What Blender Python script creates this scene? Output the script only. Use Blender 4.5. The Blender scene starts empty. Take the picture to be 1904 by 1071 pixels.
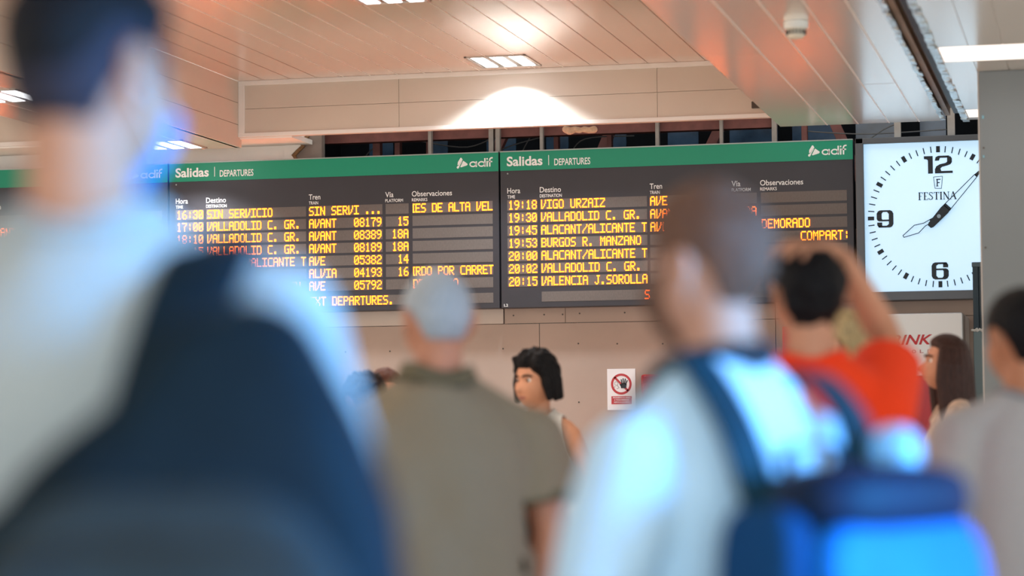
import bpy, bmesh, math, random
import numpy as np
from mathutils import Vector, Matrix, noise

random.seed(7)
C = bpy.context.scene.collection
SC = bpy.context.scene
R = math.radians

# ------------------------------------------------------------------ camera, world, light, exposure
CAM_H = 1.35
cam_d = bpy.data.cameras.new('camera')
cam = bpy.data.objects.new('camera', cam_d)
C.objects.link(cam)
cam_d.lens = 85
cam_d.sensor_width = 36
cam_d.clip_start = 0.05
cam_d.clip_end = 200
cam.matrix_world = (Matrix.Translation((0, 0, CAM_H)) @ Matrix.Rotation(R(13.66), 4, 'Z')
                    @ Matrix.Rotation(R(90 + 3.28), 4, 'X') @ Matrix.Rotation(-0.008, 4, 'Z'))
cam_d.dof.use_dof = True
cam_d.dof.focus_distance = 15.2
cam_d.dof.aperture_fstop = 1.6
cam_d.dof.aperture_blades = 0
SC.camera = cam

SC.view_settings.view_transform = 'Standard'
SC.view_settings.look = 'None'
SC.view_settings.gamma = 1
SC.view_settings.use_curve_mapping = False
SC.view_settings.exposure = 0.52

world = bpy.data.worlds.new('hall_daylight')
SC.world = world
world.use_nodes = True
bg = world.node_tree.nodes['Background']
bg.inputs['Color'].default_value = (1.0, 0.98, 0.94, 1)
bg.inputs['Strength'].default_value = 1.15


def area_light(name, loc, target, size, energy, color, spread=180):
    l = bpy.data.lights.new(name, 'AREA')
    l.shape = 'RECTANGLE'
    l.size, l.size_y = size
    l.energy = energy
    l.color = color
    l.spread = R(spread)
    o = bpy.data.objects.new(name, l)
    C.objects.link(o)
    o.location = loc
    o.rotation_euler = (Vector(target) - Vector(loc)).to_track_quat('-Z', 'Y').to_euler()
    return o


# daylight through the glazed side of the hall, behind the camera to the right
area_light('daylight_glazing', (3.9, 2.3, 1.8), (-0.7, 2.9, 1.35), (1.8, 1.8), 58, (0.05, 0.40, 1.0), spread=46)
# cool fill added behind the camera to lift the people's backs
area_light('cool_back_fill', (0.8, -3.5, 2.3), (-0.8, 8.0, 1.6), (5.0, 2.6), 150, (0.60, 0.84, 1.0))
# unseen warm lamp added at the left to tint the beam soffit orange
area_light('soffit_warm_fill', (-9.0, 8.0, 1.5), (-1.5, 11.3, 3.3), (4.0, 1.4), 16, (1.0, 0.50, 0.20), spread=80)
# broad warm fill added under the ceiling to brighten wall and soffits
area_light('hall_ceiling_fill', (-3.5, 8.0, 3.5), (-3.5, 8.0, 0), (7.0, 5.5), 140, (1.0, 0.91, 0.78))


# ------------------------------------------------------------------ helpers
def lin(h):
    h = h.lstrip('#')
    out = []
    for k in (0, 2, 4):
        c = int(h[k:k + 2], 16) / 255
        out.append(c / 12.92 if c <= 0.04045 else ((c + 0.055) / 1.055) ** 2.4)
    return (out[0], out[1], out[2], 1)


MATS = {}


def mat(name, col, rough=0.6, metal=0.0, spec=0.5, var=0.0, scale=8.0, stretch=(1, 1, 1), bump=0.0, emit=None, estr=0.0, sheen=0.0, transmission=0.0):
    if name in MATS:
        return MATS[name]
    m = bpy.data.materials.new(name)
    m.use_nodes = True
    nt = m.node_tree
    b = nt.nodes['Principled BSDF']
    c = lin(col)
    b.inputs['Base Color'].default_value = c
    b.inputs['Roughness'].default_value = rough
    b.inputs['Metallic'].default_value = metal
    b.inputs['Specular IOR Level'].default_value = spec
    if sheen:
        b.inputs['Sheen Weight'].default_value = sheen
    if transmission:
        b.inputs['Transmission Weight'].default_value = transmission
    if emit:
        b.inputs['Emission Color'].default_value = lin(emit)
        b.inputs['Emission Strength'].default_value = estr
    if var or bump:
        tc = nt.nodes.new('ShaderNodeTexCoord')
        mp = nt.nodes.new('ShaderNodeMapping')
        mp.inputs['Scale'].default_value = stretch
        nz = nt.nodes.new('ShaderNodeTexNoise')
        nz.inputs['Scale'].default_value = scale
        nz.inputs['Detail'].default_value = 6
        nt.links.new(tc.outputs['Object'], mp.inputs['Vector'])
        nt.links.new(mp.outputs['Vector'], nz.inputs['Vector'])
        if var:
            rp = nt.nodes.new('ShaderNodeValToRGB')
            rp.color_ramp.elements[0].position = 0.3
            rp.color_ramp.elements[1].position = 0.7
            rp.color_ramp.elements[0].color = tuple(max(0, x * (1 - var)) for x in c[:3]) + (1,)
            rp.color_ramp.elements[1].color = tuple(min(1, x * (1 + var)) for x in c[:3]) + (1,)
            nt.links.new(nz.outputs['Fac'], rp.inputs['Fac'])
            nt.links.new(rp.outputs['Color'], b.inputs['Base Color'])
        if bump:
            bp = nt.nodes.new('ShaderNodeBump')
            bp.inputs['Strength'].default_value = bump
            bp.inputs['Distance'].default_value = 0.01
            nt.links.new(nz.outputs['Fac'], bp.inputs['Height'])
            nt.links.new(bp.outputs['Normal'], b.inputs['Normal'])
    MATS[name] = m
    return m


class Acc:
    """collects shapes, then links them as one mesh object"""

    def __init__(s):
        s.v, s.f = [], []
        s.n = 0

    def add(s, v, f):
        s.v.extend([tuple(p) for p in v])
        s.f.extend([tuple(i + s.n for i in q) for q in f])
        s.n += len(v)

    def box(s, a, b):
        x0, y0, z0 = a
        x1, y1, z1 = b
        s.add([(x0, y0, z0), (x1, y0, z0), (x1, y1, z0), (x0, y1, z0), (x0, y0, z1), (x1, y0, z1), (x1, y1, z1), (x0, y1, z1)],
              [(0, 3, 2, 1), (4, 5, 6, 7), (0, 1, 5, 4), (1, 2, 6, 5), (2, 3, 7, 6), (3, 0, 4, 7)])

    def poly(s, pts, y, d):
        """a polygon in the x-z plane at depth y, extruded d towards -y"""
        n = len(pts)
        ar = sum(pts[i][0] * pts[(i + 1) % n][1] - pts[(i + 1) % n][0] * pts[i][1] for i in range(n))
        if ar < 0:
            pts = pts[::-1]
        s.add([(p[0], y - d, p[1]) for p in pts] + [(p[0], y, p[1]) for p in pts],
              [tuple(range(n)), tuple(range(2 * n - 1, n - 1, -1))] + [((i + 1) % n, i, n + i, n + (i + 1) % n) for i in range(n)])

    def stroke(s, pts, w, y, d, closed=False):
        m = len(pts)
        for i in range(m if closed else m - 1):
            a = Vector(pts[i])
            b = Vector(pts[(i + 1) % m])
            t = (b - a)
            if t.length < 1e-7:
                continue
            t.normalize()
            q = Vector((-t.y, t.x)) * w / 2
            e = t * w * 0.25
            s.poly([tuple(a - e + q), tuple(a - e - q), tuple(b + e - q), tuple(b + e + q)], y, d)

    def ring(s, cx, cz, ro, ri, y, d, n=48, a0=0, a1=360):
        for i in range(n):
            t0 = R(a0 + (a1 - a0) * i / n)
            t1 = R(a0 + (a1 - a0) * (i + 1) / n)
            s.poly([(cx + ri * math.cos(t0), cz + ri * math.sin(t0)), (cx + ro * math.cos(t0), cz + ro * math.sin(t0)),
                    (cx + ro * math.cos(t1), cz + ro * math.sin(t1)), (cx + ri * math.cos(t1), cz + ri * math.sin(t1))], y, d)

    def disc(s, cx, cz, r, y, d, n=40):
        s.poly([(cx + r * math.cos(2 * math.pi * i / n), cz + r * math.sin(2 * math.pi * i / n)) for i in range(n)], y, d)

    def capsule(s, a, b, ra, rb, n=14, k=4, flat=None):
        """tapered round-ended limb; flat = (direction, factor) squashes the section"""
        a, b = Vector(a), Vector(b)
        t = b - a
        L = t.length
        t = t.normalized() if L > 1e-6 else Vector((0, 0, 1))
        u = t.orthogonal().normalized()
        w = t.cross(u)
        vs = []
        prof = []
        for i in range(k + 1):
            an = math.pi / 2 * (1 - i / k)
            prof.append((-ra * math.sin(an), ra * math.cos(an)))
        for i in range(k + 1):
            an = math.pi / 2 * i / k
            prof.append((L + rb * math.sin(an), rb * math.cos(an)))
        for h, r in prof:
            r = max(r, 1e-5)
            for j in range(n):
                th = 2 * math.pi * j / n
                off = (u * math.cos(th) + w * math.sin(th)) * r
                if flat:
                    d = Vector(flat[0]).normalized()
                    off = off - d * off.dot(d) * (1 - flat[1])
                vs.append(a + t * h + off)
        m = len(prof)
        fs = []
        for i in range(m - 1):
            for j in range(n):
                fs.append((i * n + j, i * n + (j + 1) % n, (i + 1) * n + (j + 1) % n, (i + 1) * n + j))
        fs.append(tuple(range(n - 1, -1, -1)))
        fs.append(tuple((m - 1) * n + j for j in range(n)))
        s.add(vs, fs)

    def chain(s, pts, rad, n=14):
        for i in range(len(pts) - 1):
            s.capsule(pts[i], pts[i + 1], rad[i], rad[i + 1], n)

    def loft(s, rings, n=28):
        """rings = (cx, cy, cz, rx, ry, power)"""
        vs = []
        for (cx, cy, cz, rx, ry, pw) in rings:
            for j in range(n):
                th = 2 * math.pi * j / n
                c, q = math.cos(th), math.sin(th)
                vs.append((cx + rx * math.copysign(abs(c) ** pw, c), cy + ry * math.copysign(abs(q) ** pw, q), cz))
        m = len(rings)
        fs = [(i * n + j, i * n + (j + 1) % n, (i + 1) * n + (j + 1) % n, (i + 1) * n + j) for i in range(m - 1) for j in range(n)]
        fs.append(tuple(range(n - 1, -1, -1)))
        fs.append(tuple((m - 1) * n + j for j in range(n)))
        s.add(vs, fs)

    def super_box(s, c, h, e=0.35, nu=40, nv=28, M=None, shape=None):
        vs = []
        for i in range(nv + 1):
            ph = -math.pi / 2 + math.pi * i / nv
            for j in range(nu):
                th = 2 * math.pi * j / nu
                f = lambda x, p=e: math.copysign(abs(x) ** p, x)
                cp = f(math.cos(ph)) if 0 < i < nv else 1e-4
                p = Vector((h[0] * cp * f(math.cos(th)), h[1] * cp * f(math.sin(th)), h[2] * f(math.sin(ph))))
                if shape:
                    p = Vector(shape(p))
                p = p + Vector(c)
                vs.append(M @ p if M else p)
        fs = [(i * nu + j, i * nu + (j + 1) % nu, (i + 1) * nu + (j + 1) % nu, (i + 1) * nu + j) for i in range(nv) for j in range(nu)]
        fs.append(tuple(range(nu - 1, -1, -1)))
        fs.append(tuple(nv * nu + j for j in range(nu)))
        s.add(vs, fs)

    def ribbon(s, pts, wdir, w, th):
        """flat webbing swept along points"""
        P = [Vector(p) for p in pts]
        m = len(P)
        vs = []
        for i in range(m):
            t = (P[min(i + 1, m - 1)] - P[max(i - 1, 0)]).normalized()
            wd = Vector(wdir[i] if isinstance(wdir, list) else wdir)
            wd = (wd - t * wd.dot(t)).normalized()
            nn = t.cross(wd)
            for a, b in ((-1, -.6), (-.85, -1), (.85, -1), (1, -.6), (1, .6), (.85, 1), (-.85, 1), (-1, .6)):
                vs.append(P[i] + wd * (a * w / 2) + nn * (b * th / 2))
        fs = [(i * 8 + j, i * 8 + (j + 1) % 8, (i + 1) * 8 + (j + 1) % 8, (i + 1) * 8 + j) for i in range(m - 1) for j in range(8)]
        fs.append(tuple(range(7, -1, -1)))
        fs.append(tuple((m - 1) * 8 + j for j in range(8)))
        s.add(vs, fs)

    def mesh(s, name):
        me = bpy.data.meshes.new(name)
        me.from_pydata(s.v, [], s.f)
        me.update()
        return me

    def build(s, name, m, parent=None, smooth=False, bevel=0.0):
        return link(name, s.mesh(name), m, parent, smooth, bevel)


def link(name, me, m, parent=None, smooth=False, bevel=0.0):
    o = bpy.data.objects.new(name, me)
    C.objects.link(o)
    for q in (m if isinstance(m, (list, tuple)) else [m]):
        me.materials.append(q)
    if parent:
        o.parent = parent
    if smooth:
        me.polygons.foreach_set('use_smooth', [True] * len(me.polygons))
    if bevel:
        b = o.modifiers.new('edge', 'BEVEL')
        b.width = bevel
        b.segments = 2
        b.limit_method = 'ANGLE'
    return o


def tag(o, label=None, cat=None, group=None, kind=None):
    if label:
        o['label'] = label
    if cat:
        o['category'] = cat
    if group:
        o['group'] = group
    if kind:
        o['kind'] = kind
    return o


def empty(name, loc, label, cat, group=None, rz=0):
    o = bpy.data.objects.new(name, None)
    C.objects.link(o)
    o.location = loc
    o.rotation_euler = (0, 0, rz)
    o.empty_display_size = 0.1
    return tag(o, label, cat, group)


def smoothpath(pts, n=6):
    P = [Vector(p) for p in pts]
    out = []
    for i in range(len(P) - 1):
        p0, p1, p2, p3 = P[max(i - 1, 0)], P[i], P[i + 1], P[min(i + 2, len(P) - 1)]
        for k in range(n):
            t = k / n
            out.append(0.5 * ((2 * p1) + (p2 - p0) * t + (2 * p0 - 5 * p1 + 4 * p2 - p3) * t * t + (3 * p1 - p0 - 3 * p2 + p3) * t ** 3))
    out.append(P[-1])
    return out


_txt = {}


def text_mesh(txt, x0, x1, z0, z1, y, bold=0.0, shear=0.0, depth=0.0006):
    """lettering fitted into a box of the x-z plane, facing -y"""
    key = (txt, bold, shear)
    if key not in _txt:
        cu = bpy.data.curves.new('t', 'FONT')
        cu.body = txt
        cu.offset = bold
        cu.shear = shear
        cu.resolution_u = 4
        ob = bpy.data.objects.new('t', cu)
        C.objects.link(ob)
        bpy.context.view_layer.update()
        me = bpy.data.meshes.new_from_object(ob.evaluated_get(bpy.context.evaluated_depsgraph_get()))
        bpy.data.objects.remove(ob)
        v = np.array([q.co[:] for q in me.vertices])
        f = [tuple(p.vertices) for p in me.polygons]
        bpy.data.meshes.remove(me)
        _txt[key] = (v, f)
    v, f = _txt[key]
    lo, hi = v.min(0), v.max(0)
    sx, sz = (x1 - x0) / (hi[0] - lo[0]), (z1 - z0) / (hi[1] - lo[1])
    out = [(x0 + (p[0] - lo[0]) * sx, y, z0 + (p[1] - lo[1]) * sz) for p in v]
    a = Acc()
    a.add(out, f)
    return a


# ------------------------------------------------------------------ materials of the place
M_wall = mat('wall_board', 'ac998d', 0.7, spec=0.3, var=0.05, scale=3.0, bump=0.02)
M_wall_light = mat('wall_strip_board', 'c2b5ab', 0.7, spec=0.3, var=0.04, scale=3.0)
M_plaster = mat('plaster', 'f3ede6', 0.8, spec=0.2, var=0.05, scale=4)
M_brown_edge = mat('torn_board_edge', '8a6a4c', 0.9, spec=0.1, var=0.3, scale=40)
M_patch = mat('grey_fibre_board', '8e7f76', 0.85, spec=0.2, var=0.1, scale=12)
M_fascia = mat('fascia_panel', 'd6cabd', 0.55, spec=0.3, var=0.03, scale=2)
M_trim = mat('white_trim', 'f0ebe6', 0.4, var=0.02, scale=6)
M_ceil = mat('painted_metal_ceiling', 'f0d8ca', 0.17, metal=0.45, spec=0.8, var=0.02, scale=2, stretch=(1, .2, 1))
M_soffit = mat('glossy_metal_soffit', 'faf5ee', 0.22, metal=0.5, spec=0.8, var=0.02, scale=2, stretch=(1, .2, 1))
M_gap = mat('panel_joint_light', 'f2ebe4', 0.3)
M_gapd = mat('panel_joint_dark', '9a8577', 0.7)
M_floor = mat('floor_terrazzo', 'ddd3c4', 0.25, var=0.12, scale=60)
M_dark = mat('void_dark', '10141a', 0.8, spec=0.2, var=0.4, scale=6)
M_pane = mat('void_glint_blue', '2c4258', 0.15, spec=0.8, var=0.5, scale=5)  # blue of these panes stands for faint daylight glints in the void
M_redsteel = mat('red_oxide_steel', '6e3f38', 0.6, var=0.2, scale=15)
M_stud = mat('galvanised_stud', '9c948c', 0.45, metal=0.3, var=0.1, scale=20)
M_cable = mat('cable_sleeve', '5c5a58', 0.5)
M_pillar = mat('pillar_paint', '7d8488', 0.6, spec=0.3, var=0.03, scale=2)
M_pillar_edge = mat('pillar_edge_paint', 'cfcac5', 0.5)
M_foil = mat('torn_foil_tape', 'd8e2ea', 0.2, metal=0.7, var=0.3, scale=30, bump=0.6)
M_tan = mat('channel_side', 'a58c78', 0.5, var=0.1, scale=8)
M_black = mat('black_slot', '08090b', 0.5)
M_screw = mat('screw_head', '4c4540', 0.5)

# ------------------------------------------------------------------ structure
ZC, ZS, ZF = 3.565, 3.145, 3.205         # recess ceiling, beam soffits, foot of the fascia
YF, YW, YB = 14.5, 14.93, 14.82          # fascia, wall, front of the boards


def struct(name, acc, m, parent=None, smooth=False, bevel=0.0):
    o = acc.build(name, m, parent, smooth, bevel)
    if parent is None:
        o['kind'] = 'structure'
    return o


a = Acc(); a.box((-14, -8, -0.1), (7, 17, 0)); struct('floor', a, M_floor)

# back wall: panels with fine joints
a = Acc()
joints = [-14, -10.5, -7.7, -6.2, -4.942, -3.452, -1.95, -0.72, 1.2, 7]
for i in range(len(joints) - 1):
    a.box((joints[i] + .002, YW, 0), (joints[i + 1] - .002, YW + .06, 2.0))
for x0, x1 in ((-3.68, -3.283), (-3.283, -1.95), (-1.95, -0.7), (-.7, 7)):
    a.box((x0 + .0015, YW, 2.004), (x1 - .0015, YW + .06, 2.55))
a.box((-14, YW + .03, 0), (7, YW + .1, 2.55))
wall = struct('wall_back', a, M_wall)
a = Acc()
for x0, x1 in ((-14, -7.7), (-7.7, -4.942), (-4.942, -3.684)):
    a.box((x0 + .0015, YW - .006, 2.004), (x1 - .0015, YW + .02, 2.55))
struct('wall_strip', a, M_wall_light, wall)
a = Acc()
for x, z in ((-4.74, 1.84), (-4.44, 1.84), (-3.69, 1.845), (-3.2, 1.87), (-2.95, 1.865), (-4.73, 1.48), (-3.2, 1.50), (-2.66, 1.86), (-4.73, .9), (-3.2, .9),
             (-3.62, 2.055), (-3.42, 2.057), (-3.3, 2.056), (-3.19, 2.06), (-2.9, 2.06), (-2.5, 1.5), (-2.1, 1.86)):
    a.disc(x, z, .0055, YW, .002, 10)
struct('wall_screws', a, M_screw, wall)
a = Acc()
for x0, x1 in ((-3.66, -3.5), (-3.49, -3.24), (-3.2, -2.9), (-4.93, -4.5)):
    a.box((x0, YW - .0008, 2.0), (x1, YW + .001, 2.0045))
a.box((-3.4535, YW - .0008, 1.80), (-3.4495, YW + .001, 2.0))
struct('wall_joint_shadow_gap', a, M_screw, wall)

# plaster band above the left boards with the torn corner
a = Acc()
a.box((-14, YW, 2.55), (-5.13, YW + .05, ZC))
struct('wall_left_band', a, M_plaster)
a = Acc()
tear = [(-5.15, 3.08), (-5.06, 3.08), (-5.055, 3.10), (-5.075, 3.125), (-5.05, 3.15), (-5.01, 3.185), (-5.03, 3.2), (-4.98, 3.25), (-5.15, 3.25)]
a.poly(tear, YW + .02, .028)
struct('trim_torn_edge', a, M_brown_edge)
a = Acc()
a.poly([(-5.15, 3.05), (-5.085, 3.05), (-5.08, 3.10), (-5.10, 3.13), (-5.07, 3.16), (-5.035, 3.19), (-5.05, 3.21), (-5.0, 3.26), (-5.15, 3.26)], YW, .016)
struct('trim_plaster_flap', a, M_plaster)
a = Acc(); a.box((-5.14, YW + .01, 3.1), (-4.9, YW + .05, 3.5)); struct('trim_grey_patch', a, M_patch)

# fascia above the boards
fas = Acc()
for x0, x1 in ((-5.315, -4.245), (-4.245, -2.6), (-2.6, -1.85)):
    for z0, z1 in ((ZF + .022, 3.385), (3.385, ZC - .02)):
        fas.box((x0 + .0012, YF, z0 + .0012), (x1 - .0012, YF + .03, z1 - .0012))
fas.box((-5.315, YF + .012, ZF), (-1.85, YF + .045, ZC))
fascia = struct('wall_fascia', fas, M_fascia)
a = Acc()
a.box((-5.315, YF - .012, ZF), (-1.85, YF + .01, ZF + .026))
a.box((-5.31, YF - .012, ZC - .03), (-1.85, YF + .01, ZC))
a.box((-5.310, YF - .011, ZF + .001), (-5.268, YF + .009, ZC - .001))
struct('trim_fascia', a, M_trim, fascia, bevel=.003)
a = Acc()
a.box((-14, YF, ZF + .022), (-6.07, YF + .04, ZC)); fl = struct('wall_fascia_left', a, M_fascia)
a = Acc(); a.box((-14, YF - .012, ZF), (-6.07, YF + .02, ZF + .026)); struct('trim_fascia_left', a, M_trim, fl)
a = Acc(); a.box((-14, YF + .02, ZF - .01), (-4.96, YW, ZF + .02)); struct('ceiling_ledge', a, M_plaster)


def planks(name, xs, y0, y1, z, m, light, seam=.002, seam_dark=()):
    """long ceiling planks along y with fine joints"""
    a = Acc()
    for i in range(len(xs) - 1):
        g = .0015
        a.box((xs[i] + g, y0, z), (xs[i + 1] - g, y1, z + .02))
    o = struct(name, a, m, bevel=.0015)
    a = Acc(); d = Acc()
    for i in range(1, len(xs) - 1):
        if i in seam_dark:
            d.box((xs[i] - .0028, y0, z - .0006), (xs[i] + .0028, y1, z + .012))
        else:
            a.box((xs[i] - seam, y0, z - .0014), (xs[i] + seam, y1, z + .012))
    if a.n:
        struct(name + '_joint', a, light, o)
    if d.n:
        struct(name + '_dark_joint', d, M_gapd, o)
    return o


xs = [-5.315 + i * .1775 for i in range(20)]
xs[-1] = -1.85
planks('ceiling_recess', xs, -8, YF + .03, ZC, M_ceil, M_gap, seam_dark=(1, 2, 3, 13, 14, 15, 16, 17, 18))
planks('ceiling_recess_left', [-14 + i * .3 for i in range(27)] + [-6.07], -8, YF + .03, ZC, M_ceil, M_gap)
# beams
bx = [-1.85, -1.565, -1.38, -1.195, -1.018, -.885]
beam = planks('ceiling_beam_right', bx, -8, YF, ZS, M_soffit, M_gap, seam=.0045)
a = Acc(); a.box((-1.85, -8, ZS + .02), (-1.83, YF, ZC + .02)); a.box((-.9, -8, ZS + .02), (-.885, YF, 3.29)); a.box((-1.85, YF - .02, ZS + .02), (-.885, YF, 3.3))
struct('trim_beam_side', a, M_tan, beam)
a = Acc()
for i in range(len(bx) - 2):
    yy = 9.2 + (i * 1.37) % 2.9
    a.box((bx[i] + .004, yy + 2.4, ZS - .0004), (bx[i + 1] - .004, yy + 2.404, ZS + .002))
struct('trim_beam_joint', a, M_gapd, beam)
lb = planks('ceiling_beam_left', [-6.07, -5.815, -5.56, -5.31], -8, YF + .05, ZS, M_soffit, M_gap)
a = Acc()
for z0, z1 in ((ZS, 3.285), (3.285, 3.425), (3.425, ZC)):
    a.box((-5.335, -8, z0 + .0015), (-5.31, YF + .05, z1 - .0015))
    a.box((-6.07, -8, z0 + .0015), (-6.05, YF + .05, z1 - .0015))
a.box((-5.345, -8, ZS), (-5.325, YF + .05, ZC))
struct('trim_beam_left_side', a, M_fascia, lb)
# right part of the ceiling with the open channel
rc = [-.735, -.58, -.42, -.26, -.1]
rc += [rc[-1] + .3 * k for k in range(1, 20)]
hole_rows = [14.02, 11.64, 9.3, 7.0, 4.6]


def right_ceiling():
    a = Acc(); d = Acc()
    ycuts = []
    y_prev = YF
    for hy in hole_rows:
        ycuts.append((hy + .5 if hy < 14 else hy + .38, y_prev))
        y_prev = hy
    ycuts.append((-8, y_prev))
    for (ya, yb) in ycuts:
        b = Acc()
        for i in range(4):
            b.box((rc[i] + .002, ya, ZS), (rc[i + 1] - .002, yb, ZS + .02))
        for i in range(1, 4):
            b.box((rc[i] - .006, ya, ZS + .006), (rc[i] + .006, yb, ZS + .012))
        struct('ceiling_panels_right', b, [M_soffit])
    for i in range(4, len(rc) - 1):
        a.box((rc[i] + .002, -8, ZS), (rc[i + 1] - .002, YF, ZS + .02))
    o = struct('ceiling_right', a, M_soffit)
    for i in range(1, len(rc) - 1):
        if i > 4:
            d.box((rc[i] - .006, -8, ZS + .006), (rc[i] + .006, YF, ZS + .012))
    struct('ceiling_right_joint', d, M_gapd, o)
    a = Acc(); a.box((-.9, -8, 3.36), (7, YF, 3.38)); struct('ceiling_right_slab', a, M_dark, o)


right_ceiling()
a = Acc(); a.box((-.80, -8, ZS + .01), (-.765, YF - .25, 3.34)); struct('trim_channel_slot', a, M_black)
a = Acc(); a.box((-.865, -8, ZS + .03), (-.835, YF, 3.3)); a.box((-.884, -8, 3.22), (-.8, YF, 3.24)); struct('trim_channel_rail', a, M_tan)


def foil(name, x0, x1, seed):
    rnd = random.Random(seed)
    a = Acc()
    y = 7.0
    while y < YF - .05:
        st = rnd.uniform(.05, .16)
        w = rnd.uniform(-.006, .006)
        z = ZS - .002 - rnd.uniform(0, .006)
        a.add([(x0 + w, y, z), (x1 + w, y + rnd.uniform(-.02, .02), z - rnd.uniform(0, .006)), (x1 + w, y + st, z), (x0, y + st, z - rnd.uniform(0, .004)),
               (x0 + w, y, z + .004), (x1 + w, y, z + .004), (x1 + w, y + st, z + .004), (x0, y + st, z + .004)],
              [(0, 3, 2, 1), (4, 5, 6, 7), (0, 1, 5, 4), (1, 2, 6, 5), (2, 3, 7, 6), (3, 0, 4, 7)])
        y += st
    a.box((x0, -8, ZS - .003), (x1, 7.0, ZS + .004))
    struct(name, a, M_foil)


foil('trim_foil_left', -.888, -.862, 3)
foil('trim_foil_right', -.765, -.728, 5)

# dark opened void above the boards
a = Acc()
a.box((-5.3, 16.6, 2.3), (1.2, 16.7, 4.3))
a.box((-5.3, YW + .1, 4.2), (1.2, 16.7, 4.3))
a.box((-5.3, YW + .1, 2.5), (1.2, 16.7, 2.55))
a.box((-5.35, YW + .06, 2.5), (-5.3, 16.7, 4.3))
a.box((1.2, YW + .06, 2.5), (1.25, 16.7, 4.3))
void = struct('wall_void', a, M_dark)
a = Acc()
rnd = random.Random(4)
for i in range(13):
    x = -4.9 + i * .42
    a.box((x, 16.0, 3.0), (x + rnd.uniform(.12, .34), 16.02, 3.55))
struct('wall_void_glint_pane', a, M_pane, void)
a = Acc()
a.box((-4.93, 15.08, 3.215), (-1.95, 15.16, 3.42))
for x, w in ((-4.62, .05), (-4.47, .035), (-4.255, .03), (-3.05, .03), (-1.80, .035), (-3.4, .03)):
    a.box((x, 15.16, 2.6), (x + w, 15.22, 3.5))
for x, dx in ((-4.05, .35), (-3.3, .3), (-2.6, .35), (-1.5, -.3)):
    a.add([(x, 15.5, 2.9), (x + .07, 15.5, 2.9), (x + dx + .07, 15.5, 3.6), (x + dx, 15.5, 3.6), (x, 15.56, 2.9), (x + .07, 15.56, 2.9), (x + dx + .07, 15.56, 3.6), (x + dx, 15.56, 3.6)],
          [(0, 1, 2, 3), (7, 6, 5, 4), (0, 4, 5, 1), (1, 5, 6, 2), (2, 6, 7, 3), (3, 7, 4, 0)])
struct('trim_void_steel', a, M_redsteel, bevel=.002)
a = Acc()
for x, w in ((-4.205, .022), (-3.80, .03), (-3.755, .028), (-3.462, .02), (-2.71, .022), (-1.97, .03), (-1.21, .04), (-.885, .045), (-4.95, .03), (-2.3, .02), (-.66, .05)):
    a.box((x, YW + .1, 2.55), (x + w, YW + .14, 3.5))
struct('trim_void_stud', a, M_stud)
a = Acc()
for pts in ([(-4.8, 15.35, 3.05), (-4.65, 15.3, 3.2), (-4.58, 15.3, 3.0)], [(-4.35, 15.3, 3.24), (-4.0, 15.25, 3.18), (-3.75, 15.2, 3.26)], [(-3.95, 15.2, 3.08), (-3.7, 15.2, 3.17), (-3.5, 15.2, 3.22)],
            [(-3.66, 15.2, 3.05), (-3.58, 15.2, 3.2), (-3.5, 15.2, 3.3)], [(-1.8, 15.2, 3.2), (-1.4, 15.15, 3.16), (-.9, 15.15, 3.17)], [(-1.45, 15.3, 3.1), (-1.3, 15.3, 3.2), (-1.2, 15.3, 3.24)], [(-3.3, 15.2, 3.1), (-3.2, 15.2, 3.2), (-2.9, 15.3, 3.22)]):
    p = smoothpath(pts, 6)
    for i in range(len(p) - 1):
        a.capsule(p[i], p[i + 1], .004, .004, 6, 2)
struct('trim_void_cables', a, M_cable)

# pillar on the right
a = Acc(); a.box((-.575, 12.5, 0), (.35, 13.3, ZS)); pil = struct('wall_pillar', a, M_pillar, bevel=.006)
a = Acc(); a.box((-.582, 12.52, 0), (-.574, 13.3, ZS)); struct('trim_pillar_edge', a, M_pillar_edge, pil)
a = Acc()
for z, w, h in ((2.90, .009, .016), (2.7, .008, .012)):
    a.box((-.56, 12.494, z), (-.56 + w, 12.5, z + h))
struct('trim_pillar_tape', a, mat('blue_tape_scrap', '7fb4c8', .6), pil)
a = Acc()
for z in (2.75, 2.24):
    a.disc(-.555, z, .005, 12.5, .006, 10)
struct('trim_pillar_screw', a, M_screw, pil)

# ------------------------------------------------------------------ ceiling lamps
M_tube = mat('lamp_tube_glow', 'ffffff', .4, emit='f4f8ff', estr=4.5)
M_frame = mat('lamp_frame', 'b9b2aa', .35, metal=.4)
M_reflector = mat('lamp_reflector', '9d978f', .25, metal=.8)


def ceiling_lamp(cx, cy, z, label, spot=90, group='recessed three tube ceiling lamps', color=(.93, .97, 1), sx=.38, sy=.44):
    t = empty('ceiling_lamp', (cx, cy, z), label, 'ceiling lamp', group)
    a = Acc()
    hx, hy = sx / 2, sy / 2
    for b in (((-hx, -hy, -.006), (hx, -hy + .018, .02)), ((-hx, hy - .018, -.006), (hx, hy, .02)), ((-hx, -hy, -.006), (-hx + .018, hy, .02)), ((hx - .018, -hy, -.006), (hx, hy, .02))):
        a.box(*b)
    a.build('frame', M_frame, t, bevel=.002)
    a = Acc()
    a.box((-hx + .01, -hy + .01, -.002), (hx - .01, hy - .01, .0))
    a.build('reflector', M_reflector, t)
    for k in (-1, 0, 1):
        a = Acc()
        a.box((k * sx * .31 - .037, -hy + .022, -.005), (k * sx * .31 + .037, hy - .022, -.002))
        a.build('tube', M_tube, t)
    if spot:
        l = bpy.data.lights.new('lamp_beam', 'SPOT')
        l.energy = spot
        l.spot_size = R(128)
        l.spot_blend = .35
        l.shadow_soft_size = .09
        l.color = color
        o = bpy.data.objects.new('lamp_beam', l)
        C.objects.link(o)
        o.parent = t
        o.location = (0, .16, -.03)
    return t


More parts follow.
